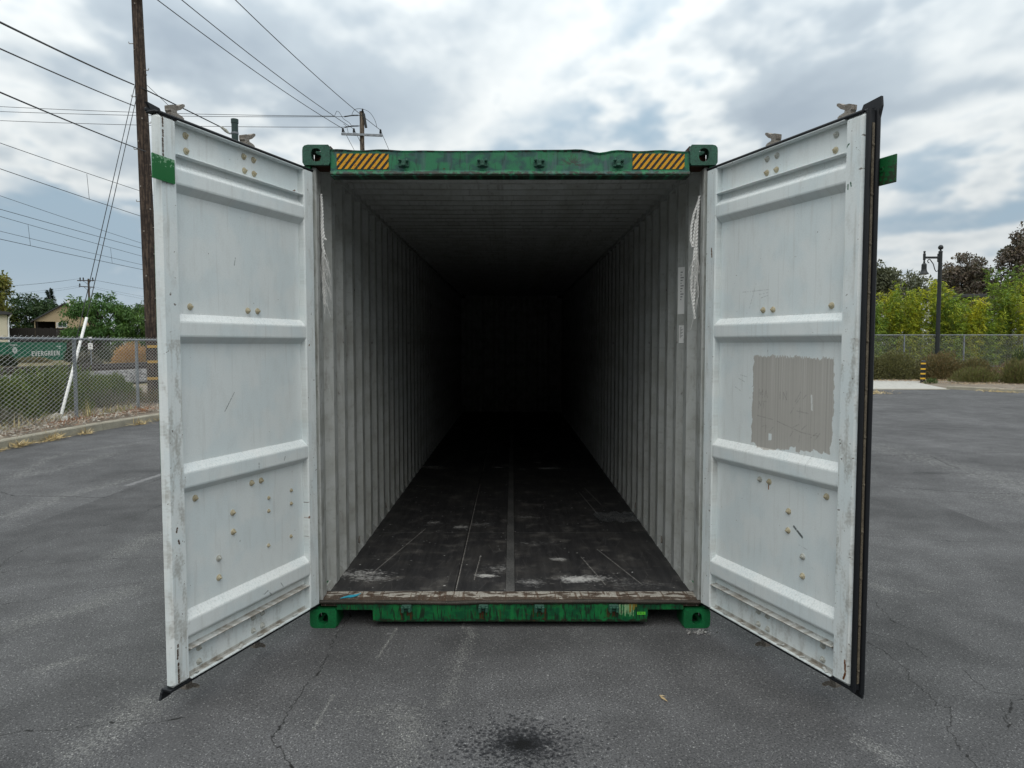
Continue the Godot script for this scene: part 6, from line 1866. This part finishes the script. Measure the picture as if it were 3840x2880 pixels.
	straw_patch("dry_grass", "dry yellow grass caught along the left kerb", [[Vector3(-8.24, 0.0, -7.55), 0.05, 0.10, 90, 0.17, 0.5], [Vector3(-8.25, 0.0, -7.1), 0.03, 0.35, 90, 0.13, 0.15], [Vector3(-8.25, 0.0, -8.4), 0.05, 0.14, 150, 0.17, 0.45], [Vector3(-8.22, 0.0, -8.0), 0.03, 0.3, 60, 0.13, 0.15], [Vector3(-8.16, 0.0, -9.25), 0.04, 0.10, 80, 0.15, 0.35], [Vector3(-7.98, 0.0, -10.9), 0.04, 0.16, 90, 0.15, 0.3], [Vector3(-7.82, 0.0, -11.9), 0.06, 0.25, 190, 0.18, 0.5], [Vector3(-8.2, 0.0, -6.2), 0.03, 0.5, 90, 0.14, 0.2]], straw, 71)
	var lit := [G.call(0.42, 0.36, 0.28), G.call(0.24, 0.16, 0.11), G.call(0.28, 0.17, 0.11), G.call(0.60, 0.57, 0.50), G.call(0.18, 0.14, 0.11), G.call(0.5, 0.47, 0.42)]
	straw_patch("leaf_litter", "brown leaf litter and stalks behind the left kerb", [[Vector3(-8.8, 0.16, -9.0), 0.22, 1.6, 2200, 0.10, 0.12], [Vector3(-8.65, 0.16, -11.5), 0.2, 1.0, 1500, 0.10, 0.12], [Vector3(-8.8, 0.16, -6.6), 0.2, 0.8, 1000, 0.12, 0.2], [Vector3(-9.5, 0.16, -10.0), 0.4, 2.0, 1800, 0.12, 0.3], [Vector3(-8.5, 0.16, -13.5), 0.3, 0.9, 700, 0.14, 0.5]], lit, 72, "litter")
	straw_patch("rust_weed", "rusty orange dead weeds between kerb and fence", [[Vector3(-8.65, 0.16, -12.2), 0.12, 0.25, 260, 0.12, 0.4], [Vector3(-8.9, 0.16, -9.9), 0.15, 0.3, 150, 0.14, 0.6], [Vector3(-8.75, 0.16, -11.1), 0.1, 0.3, 70, 0.1, 0.3]], [G.call(0.30, 0.13, 0.05), G.call(0.22, 0.09, 0.04)], 73, "weed")
	straw_patch("dry_grass", "sparse dry blades standing at the fence posts", [[Vector3(-9.05, 0.15, -10.75), 0.08, 0.12, 60, 0.34, 2.0], [Vector3(-9.0, 0.15, -11.9), 0.1, 0.5, 120, 0.26, 1.6], [Vector3(-9.15, 0.15, -8.6), 0.1, 0.8, 160, 0.26, 1.6]], [G.call(0.50, 0.42, 0.22), G.call(0.22, 0.22, 0.09)], 74)
	# ---- right: trees behind
	var plum := [G.call(0.105, 0.088, 0.08), G.call(0.13, 0.112, 0.095), G.call(0.10, 0.11, 0.07), G.call(0.16, 0.12, 0.085)]
	var olive := [G.call(0.095, 0.105, 0.062), G.call(0.125, 0.135, 0.08), G.call(0.075, 0.085, 0.055)]
	tree("oak_tree", "dark olive tree showing beside the right door's edge", Vector3(30.2, 0, -60.0), 0.35, [[Vector3(1.6, 7.0, 0), Vector3(3.0, 2.3, 2.6), 130], [Vector3(-0.5, 5.6, 0), Vector3(3.6, 2.8, 2.6), 110]], 60, 0.65, 64, 0.28, 0.15, olive, 81, 0.1, "trees behind the bamboo")
	tree("oak_tree", "low far olive tree seen under the street lamp's head", Vector3(40.3, 0, -68.0), 0.3, [[Vector3(0, 6.0, 0), Vector3(3.8, 2.8, 2.4), 140]], 80, 0.65, 60, 0.28, 0.15, olive, 82, 0.1, "trees behind the bamboo")
	tree("grey_tree", "pale grey brushy tree between the door edge and bamboo", Vector3(31.9, 0, -55.0), 0.2, [[Vector3(0, 3.6, 0), Vector3(2.0, 1.9, 1.6), 50]], 50, 0.55, 50, 0.22, 0.09, [G.call(0.11, 0.10, 0.09), G.call(0.08, 0.075, 0.065)], 83, 0.0, "trees behind the bamboo")
	tree("plum_tree", "purplish dark tree right behind the street lamp", Vector3(51.2, 0, -76.0), 0.4, [[Vector3(0, 8.4, 0), Vector3(2.7, 3.3, 2.6), 150], [Vector3(-1.4, 6.6, 0.4), Vector3(2.4, 2.6, 2.0), 80], [Vector3(1.8, 6.8, 0.4), Vector3(2.2, 2.6, 2.0), 80]], 60, 0.55, 62, 0.30, 0.17, plum, 84, 0.1, "trees behind the bamboo")
	tree("plum_tree", "tall dark purplish tree at the right edge", Vector3(55.0, 0, -71.0), 0.45, [[Vector3(0, 10.2, 0), Vector3(3.0, 4.0, 2.8), 180], [Vector3(-1.0, 7.2, 0.5), Vector3(2.5, 2.8, 2.4), 90]], 60, 0.6, 62, 0.30, 0.17, plum, 85, 0.1, "trees behind the bamboo")
	tree("oak_tree", "hazy dark trees far right behind the bamboo", Vector3(46.0, 0, -64.0), 0.3, [[Vector3(0, 4.4, 0), Vector3(4.0, 2.0, 2.0), 70]], 60, 0.6, 44, 0.28, 0.15, plum, 86, 0.1, "trees behind the bamboo")
	# ---- bamboo, clump by clump
	var by := [G.call(0.34, 0.36, 0.022), G.call(0.46, 0.43, 0.02), G.call(0.22, 0.29, 0.024), G.call(0.14, 0.21, 0.024)]
	var bg := [G.call(0.14, 0.23, 0.027), G.call(0.20, 0.29, 0.03), G.call(0.08, 0.15, 0.025), G.call(0.31, 0.34, 0.024)]
	var B := [[18.6, -33.6, 4.2, 1.9, bg, "green bamboo clump nearest the right door"], [19.9, -34.0, 4.9, 1.6, bg, "green bamboo clump second from the door edge"], [21.2, -33.9, 5.35, 1.7, by, "tall yellow green bamboo clump left of the lamp post"], [22.3, -34.2, 5.5, 1.5, by, "yellow tipped bamboo clump touching the lamp post's left"], [23.6, -34.0, 4.9, 1.6, bg, "green bamboo clump right of the lamp post"], [24.35, -33.8, 4.4, 1.3, by, "yellow topped bamboo clump right of the lamp post"], [25.8, -34.0, 3.9, 1.4, bg, "low bamboo clump in front of the grey shelter roof"], [26.7, -34.6, 6.3, 1.2, bg, "tallest thin dark green bamboo clump near the right edge"], [27.5, -33.8, 4.9, 1.6, by, "yellow bamboo clump at the right edge"], [28.9, -33.8, 5.9, 1.7, by, "bamboo clump cut by the right edge of the picture"], [17.0, -33.8, 4.3, 1.8, bg, "bamboo clump hidden mostly behind the right door"]]
	for k in B.size():
		bamboo(B[k][5], Vector3(B[k][0], 0.05, B[k][1]), B[k][2], B[k][3], 20, B[k][4], 200 + k, 16)
	# ---- shrubs in front of the right fence
	var thyme := [G.call(0.115, 0.115, 0.045), G.call(0.16, 0.15, 0.06), G.call(0.085, 0.09, 0.04)]
	var brownt := [G.call(0.15, 0.12, 0.055), G.call(0.20, 0.14, 0.065), G.call(0.10, 0.10, 0.046)]
	shrub("rounded olive shrub left of the striped bollard", Vector3(18.5, 0.02, -29.9), Vector3(1.25, 1.35, 1.1), 11000, 0.11, 0.026, thyme, 91, 0.4, "shrubs before the right fence")
	shrub("olive shrub half hidden by the right door edge", Vector3(16.9, 0.02, -30.3), Vector3(1.15, 1.5, 1.1), 10000, 0.11, 0.026, thyme, 92, 0.4, "shrubs before the right fence")
	shrub("brownish rounded shrub right of the striped bollard", Vector3(20.35, 0.02, -29.3), Vector3(1.05, 1.25, 1.0), 10000, 0.11, 0.026, brownt, 93, 0.4, "shrubs before the right fence")
	shrub("sprawling greenish brown shrub right of the brownish one", Vector3(21.6, 0.05, -28.9), Vector3(1.0, 0.95, 0.9), 7500, 0.12, 0.024, brownt + thyme, 94, 0.5, "shrubs before the right fence")
	shrub("tall green bush at the right edge before the fence", Vector3(24.0, 0.08, -28.0), Vector3(1.2, 1.7, 1.0), 8500, 0.13, 0.026, [G.call(0.05, 0.075, 0.025), G.call(0.07, 0.10, 0.03)], 95, 0.8, "shrubs before the right fence")
	for q in [[19.6, -25.6, 0.9, 0.6, 96, "bright green weed patch behind the right kerb"], [20.6, -24.6, 0.5, 0.95, 97, "tall thin green weed standing at the right kerb"], [21.7, -25.2, 1.2, 0.85, 98, "reddish brown weed patch near the right edge"], [23.2, -25.4, 1.1, 1.0, 99, "dark green weed at the right edge"], [22.6, -27.0, 1.3, 0.9, 101, "pinkish brown weed patch below the lower fence rail"], [18.95, -20.85, 0.12, 0.75, 102, "single green weed growing in the kerb joint"]]:
		var cs := [G.call(0.10, 0.13, 0.035), G.call(0.15, 0.15, 0.05), G.call(0.13, 0.10, 0.05)]
		if q[4] in [98, 101]: cs = [G.call(0.16, 0.10, 0.06), G.call(0.10, 0.09, 0.04), G.call(0.20, 0.13, 0.08)]
		shrub(q[5], Vector3(q[0], 0.1, q[1]), Vector3(q[2], q[3], q[2]), 4200 if q[4] != 102 else 500, 0.12, 0.018, cs, q[4], 1.0, "", "weed", "weed")
	shrub("little green tuft at the bollard's foot", Vector3(18.1, 0.0, -26.2), Vector3(0.28, 0.24, 0.22), 900, 0.06, 0.012, [G.call(0.04, 0.09, 0.02), G.call(0.06, 0.11, 0.02)], 103, 0.6, "", "weed", "weed")
	straw_patch("straw_pile", "pile of yellow straw on the asphalt beside the right door edge", [[Vector3(12.0, 0.0, -20.6), 0.45, 0.35, 1900, 0.22, 0.35]], straw, 75, "straw")
	straw_patch("leaf_litter", "brown leaf litter under the shrubs on the right", [[Vector3(18.3, 0.04, -28.3), 1.3, 0.25, 1100, 0.12, 0.1], [Vector3(20.0, 0.1, -24.6), 1.4, 0.5, 1400, 0.14, 0.15], [Vector3(20.4, 0.1, -27.0), 1.2, 0.5, 900, 0.12, 0.15], [Vector3(20.0, 0.1, -20.9), 1.0, 0.6, 900, 0.12, 0.15]], [G.call(0.42, 0.32, 0.20), G.call(0.30, 0.2, 0.13), G.call(0.5, 0.4, 0.26)], 76, "litter")
	straw_patch("dry_grass", "dry yellow grass in the gutter of the right kerb", [[Vector3(17.6, 0.0, -21.3), 0.25, 0.35, 420, 0.13, 0.2], [Vector3(19.4, 0.0, -19.3), 0.6, 0.5, 300, 0.13, 0.2]], straw, 77)

# ---------------------------------------------------------------- street furniture, small things
func street_things() -> void:
	var t := thing("street_lamp", "black ornamental street lamp with hanging bell shade before the bamboo", "street lamp", Vector3(20.6, 0.05, -30.0))
	var m := MB.new()
	m.tube([Vector3(0, 0, 0), Vector3(0, 6.1, 0)], [0.10, 0.088], 14)
	m.lathe([Vector2(0.18, 0.0), Vector2(0.18, 0.25), Vector2(0.12, 0.5), Vector2(0.11, 0.8)], 14)
	obj("post", m, M.lamp, t)
	m = MB.new()
	var ball := [Vector2(0.098, 6.08), Vector2(0.104, 6.12), Vector2(0.06, 6.14), Vector2(0.04, 6.18)]
	for k in 9: ball.append(Vector2(0.118 * sin(PI * (0.08 + 0.92 * k / 8.0)) , 6.32 - 0.115 * cos(PI * k / 8.0)))
	m.lathe(ball, 16, Transform3D(), true)
	obj("ball_finial", m, M.lamp, t)
	m = MB.new()
	m.tube([Vector3(-0.05, 5.83, 0), Vector3(-0.76, 5.83, 0)], 0.055, 10)
	m.box(Vector3(-0.13, 5.62, -0.05), Vector3(-0.07, 6.02, 0.05), 0.01)
	obj("arm", m, M.lamp, t)
	m = MB.new()   # scrolled bracket
	var ps := []
	for k in 9:
		var an := PI * 1.35 * (1.0 - k / 8.0)
		ps.append(Vector3(-0.50 + 0.075 * cos(an + PI * 0.15) - 0.03, 5.66 + 0.085 * sin(an + PI * 0.15), 0))
	ps.append_array([Vector3(-0.33, 5.52, 0), Vector3(-0.28, 5.36, 0), Vector3(-0.24, 5.24, 0), Vector3(-0.18, 5.16, 0), Vector3(-0.10, 5.19, 0), Vector3(-0.08, 5.26, 0)])
	m.tube(ps, 0.022, 7)
	obj("scroll_bracket", m, M.lamp, t)
	m = MB.new()
	m.lathe([Vector2(0.035, 5.56), Vector2(0.05, 5.62), Vector2(0.03, 5.68), Vector2(0.058, 5.72), Vector2(0.062, 6.0), Vector2(0.045, 6.03), Vector2(0.03, 6.05), Vector2(0.055, 6.08), Vector2(0.05, 6.13), Vector2(0.0, 6.15)], 12, Transform3D(Basis(), Vector3(-0.77, 0, 0)))
	obj("drop_finial", m, M.lamp, t)
	m = MB.new()
	m.lathe([Vector2(0.0, 5.04), Vector2(0.18, 5.035), Vector2(0.215, 5.03), Vector2(0.215, 5.055), Vector2(0.185, 5.10), Vector2(0.14, 5.17), Vector2(0.118, 5.26), Vector2(0.115, 5.48), Vector2(0.10, 5.52), Vector2(0.05, 5.57), Vector2(0.0, 5.58)], 18, Transform3D(Basis(), Vector3(-0.77, 0, 0)))
	obj("bell_shade", m, M.lamp, t)
	m = MB.new()
	m.lathe([Vector2(0.0, 4.985), Vector2(0.10, 4.99), Vector2(0.14, 5.02), Vector2(0.14, 5.034)], 14, Transform3D(Basis(), Vector3(-0.77, 0, 0)))
	obj("lens", m, mat("frosted_lens", lin(0.7, 0.72, 0.72), 0.3), t)
	# bollard
	t = thing("bollard", "black bollard with four yellow bands on the gravel path", "bollard", Vector3(18.2, 0.01, -27.0))
	m = MB.new()
	m.lathe([Vector2(0.105, 0.0), Vector2(0.10, 0.02), Vector2(0.10, 0.93), Vector2(0.085, 0.97), Vector2(0.05, 0.995), Vector2(0.0, 1.0)], 18)
	obj("shaft", m, M.lamp, t)
	for y in [0.20, 0.41, 0.62, 0.86]:
		m = MB.new(); m.lathe([Vector2(0.1, y - 0.034), Vector2(0.103, y - 0.03), Vector2(0.103, y + 0.03), Vector2(0.1, y + 0.034)], 18); obj("yellow_band", m, M.yellow, t)
	# white ropes hanging inside the container mouth
	var rng := RandomNumberGenerator.new()
	for sd in 2:
		rng.seed = 600 + sd
		var r := sd == 1
		t = thing("hanging_rope", "frayed white rope hanging inside the container mouth, " + ("right post" if r else "left post"), "rope", Vector3(1.142, 2.62, -0.105) if r else Vector3(-1.140, 2.63, -0.105), 0.0, "ropes in the container mouth")
		var s := -1.0 if r else 1.0
		var strands := []
		if r:
			strands = [[Vector3(0, 0, 0), Vector3(-0.012, -0.1, 0.01), Vector3(-0.016, -0.3, 0.01), Vector3(-0.022, -0.5, 0.012), Vector3(-0.03, -0.66, 0.012)], [Vector3(0, -0.02, 0), Vector3(-0.035, -0.11, 0.012), Vector3(-0.050, -0.19, 0.015), Vector3(-0.052, -0.27, 0.015), Vector3(-0.040, -0.31, 0.015), Vector3(-0.034, -0.26, 0.015), Vector3(-0.022, -0.14, 0.01)], [Vector3(-0.004, -0.06, 0), Vector3(-0.03, -0.36, 0.01), Vector3(-0.045, -0.56, 0.012), Vector3(-0.02, -0.74, 0.012)]]
		else:
			strands = [[Vector3(0, 0, 0), Vector3(0.008, -0.1, 0.01), Vector3(0.010, -0.2, 0.01), Vector3(0.016, -0.26, 0.012), Vector3(0.03, -0.275, 0.012)], [Vector3(0.004, -0.03, 0), Vector3(0.004, -0.2, 0.012), Vector3(0.008, -0.32, 0.012), Vector3(0.020, -0.36, 0.012)], [Vector3(0.004, -0.28, 0), Vector3(0.012, -0.34, 0.01), Vector3(0.010, -0.38, 0.012), Vector3(0.014, -0.5, 0.012), Vector3(0.012, -0.66, 0.012)]]
		for c in strands:
			var cv := Curve3D.new()
			for k in c.size():
				var tan: Vector3 = (c[mini(k + 1, c.size() - 1)] - c[maxi(k - 1, 0)]) / 6.0
				cv.add_point(c[k], -tan, tan)
			m = MB.new()
			for ply in 2:
				var q := []
				var steps := int(cv.get_baked_length() / 0.006) + 2
				for k in steps:
					var p := cv.sample_baked(cv.get_baked_length() * k / (steps - 1))
					var an := k * 0.9 + ply * PI
					q.append(p + Vector3(cos(an), 0, sin(an)) * 0.0042)
				m.tube(q, 0.0046, 6)
			obj("strand", m, M.rope, t)
		m = MB.new()
		for k in 70:
			var st := Vector3(rng.randf_range(0.004, 0.016) * s, rng.randf_range(-0.62, -0.30), 0.012) if rng.randf() < 0.6 else Vector3(0.014 * s, -0.36, 0.012)
			var ln := rng.randf_range(0.05, 0.2)
			var e := st + Vector3(rng.randf_range(-0.012, 0.05) * s, -ln, rng.randf_range(-0.01, 0.03))
			m.tube([st, st.lerp(e, 0.5) + Vector3(rng.randfn(), 0, rng.randfn()) * 0.008, e], 0.0010, 3, false)
		kind(obj("frayed_fibres", m, M.rope, t), "stuff")
	# blue scrap on the threshold
	m = MB.new()
	m.prism([Vector2(-0.065, -0.018), Vector2(-0.02, -0.012), Vector2(0.0, -0.02), Vector2(0.04, -0.008), Vector2(0.062, 0.022), Vector2(0.03, 0.012), Vector2(-0.01, 0.014), Vector2(-0.045, 0.0)], 0.002, Transform3D(Basis(Vector3.RIGHT, -PI / 2), Vector3.ZERO))
	var o := obj("plastic_scrap", m, M.blue)
	o.position = Vector3(-0.985, FLOOR_Y + 0.006, -0.075)
	o.rotation = Vector3(0.12, 0.1, 0.10)
	tag(o, "torn blue plastic scrap on the rusty container threshold", "scrap")
	# crumpled clear film on the floor
	m = MB.new()
	var f := FastNoiseLite.new()
	f.seed = 4
	f.frequency = 3.0
	var N := 18
	for i in N:
		for j in N:
			var Q := func(a: int, b: int) -> Vector3:
				var x := (float(a) / N - 0.5) * 0.40
				var z := (float(b) / N - 0.5) * 0.44
				x *= 1.0 - 0.3 * absf(z) / 0.22 + 0.25 * f.get_noise_2d(z * 2.0, 7.0)
				z *= 1.0 + 0.5 * f.get_noise_2d(x * 2.0, 3.0)
				return Vector3(x, 0.006 + 0.05 * absf(f.get_noise_2d(x * 1.4, z * 1.4)), z)
			m.quad(Q.call(i, j + 1), Q.call(i + 1, j + 1), Q.call(i + 1, j), Q.call(i, j))
	var film := mat("clear_film", Color(0.75, 0.78, 0.8, 0.06), 0.12)
	film.transparency = BaseMaterial3D.TRANSPARENCY_ALPHA
	film.cull_mode = BaseMaterial3D.CULL_DISABLED
	o = obj("plastic_film", m, film)
	o.position = Vector3(0.95, FLOOR_Y + 0.001, -2.05)
	tag(o, "crumpled clear plastic film on the container floor at right", "plastic film")
	# pebbles under the right corner fitting
	rng.seed = 55
	m = MB.new()
	for k in 70:
		var p := Vector3(rng.randfn() * 0.045, 0, rng.randfn() * 0.018)
		var r := rng.randf_range(0.0025, 0.008)
		var g := rng.randf_range(0.06, 0.32)
		m.col = Color(g, g * 0.98, g * 0.95)
		m.lathe([Vector2(0.0, 0.0), Vector2(r, r * 0.3), Vector2(r * 0.8, r * 0.9), Vector2(0.0, r * 1.2)], 6, Transform3D(Basis(Vector3.UP, rng.randf() * 6.0), p))
	o = obj("loose_pebbles", m, M.vc)
	o.position = Vector3(1.13, 0.002, 0.075)
	kind(tag(o, "little heap of pebbles below the container's right corner", "pebbles"), "stuff")
	# a dead leaf on the asphalt
	m = MB.new()
	m.leaf(Vector3.ZERO, Vector3(0.35, 0.12, 0.9).normalized(), Vector3(0.9, 0.1, -0.35).normalized(), 0.075, 0.016, Color(0.42, 0.31, 0.17))
	m.leaf(Vector3.ZERO, Vector3(0.6, 0.3, 0.7).normalized(), Vector3(0.7, 0.1, -0.6).normalized(), 0.04, 0.012, Color(0.5, 0.4, 0.26))
	o = obj("dead_leaf", m, M.straw)
	o.position = Vector3(0.735, 0.006, 0.83)
	tag(o, "dry tan leaf lying on the asphalt right of the oil stain", "leaf")
	# pale stone and scraps of paper behind the kerb
	m = MB.new()
	m.lathe([Vector2(0.0, -0.02), Vector2(0.13, 0.0), Vector2(0.14, 0.07), Vector2(0.10, 0.13), Vector2(0.04, 0.16), Vector2(0.0, 0.165)], 9, Transform3D(Basis(Vector3.FORWARD, 0.1), Vector3.ZERO))
	o = obj("pale_stone", m, M.concrete)
	o.position = Vector3(-9.42, 0.14, -10.35)
	tag(o, "pale rounded stone at the white guard's foot", "stone")
	for q in [[Vector3(-9.0, 0.15, -9.95), 0.055, 0.14, "upright white paper scrap behind the kerb"], [Vector3(-9.15, 0.15, -11.6), 0.16, 0.03, "flat white scrap right of the nearer fence post"], [Vector3(-9.0, 0.15, -12.55), 0.14, 0.025, "flat white scrap before the rusty weeds"]]:
		m = MB.new()
		m.prism([Vector2(-q[1], 0), Vector2(q[1], 0), Vector2(q[1] * 0.8, q[2]), Vector2(-q[1] * 0.7, q[2] * 0.85)], 0.01, Transform3D(Basis(Vector3.UP, 0.9), Vector3.ZERO))
		o = obj("paper_scrap", m, M.paper)
		o.position = q[0]
		tag(o, q[3], "scrap")

# the low warehouse across the yard, behind where the photographer stands: it keeps the low sky out of the container
func behind() -> void:
	var t := thing("warehouse", "long low brown warehouse across the yard behind the viewer", "warehouse", Vector3(2.0, 0, 19.0))
	var m := MB.new()
	m.box(Vector3(-24, 0, 0), Vector3(24, 6.4, 10), 0.03)
	obj("wall", m, tri(mat("brown_cladding", lin(0.13, 0.115, 0.10), 0.85), 0.5), t)
	m = MB.new()
	m.prism([Vector2(-24.6, 6.41), Vector2(24.6, 6.41), Vector2(24.6, 6.62), Vector2(-24.6, 6.62)], 11.2, Transform3D(Basis(), Vector3(0, 0, -0.6)))
	obj("roof", m, mat("grey_roofing", lin(0.12, 0.12, 0.125), 0.8), t)
	for k in 5:
		m = MB.new()
		for j in 9: m.box(Vector3(-20.0 + k * 9.0, 0.02 + j * 0.46, -0.05), Vector3(-16.0 + k * 9.0, 0.46 + j * 0.46, -0.001), 0.01)
		obj("roller_door", m, mat("roller_grey", lin(0.2, 0.2, 0.2), 0.6), t)

func _ready() -> void:
	var t0 := Time.get_ticks_msec()
	camera_and_light()
	print("sky ", Time.get_ticks_msec() - t0)
	materials()
	print("materials ", Time.get_ticks_msec() - t0)
	terrain()
	asphalt()
	print("asphalt ", Time.get_ticks_msec() - t0)
	strips()
	container()
	print("container ", Time.get_ticks_msec() - t0)
	behind()
	fences()
	poles()
	railway()
	far_containers()
	houses()
	street_things()
	print("built ", Time.get_ticks_msec() - t0)
	plants()
	lines()
	print("all ", Time.get_ticks_msec() - t0)
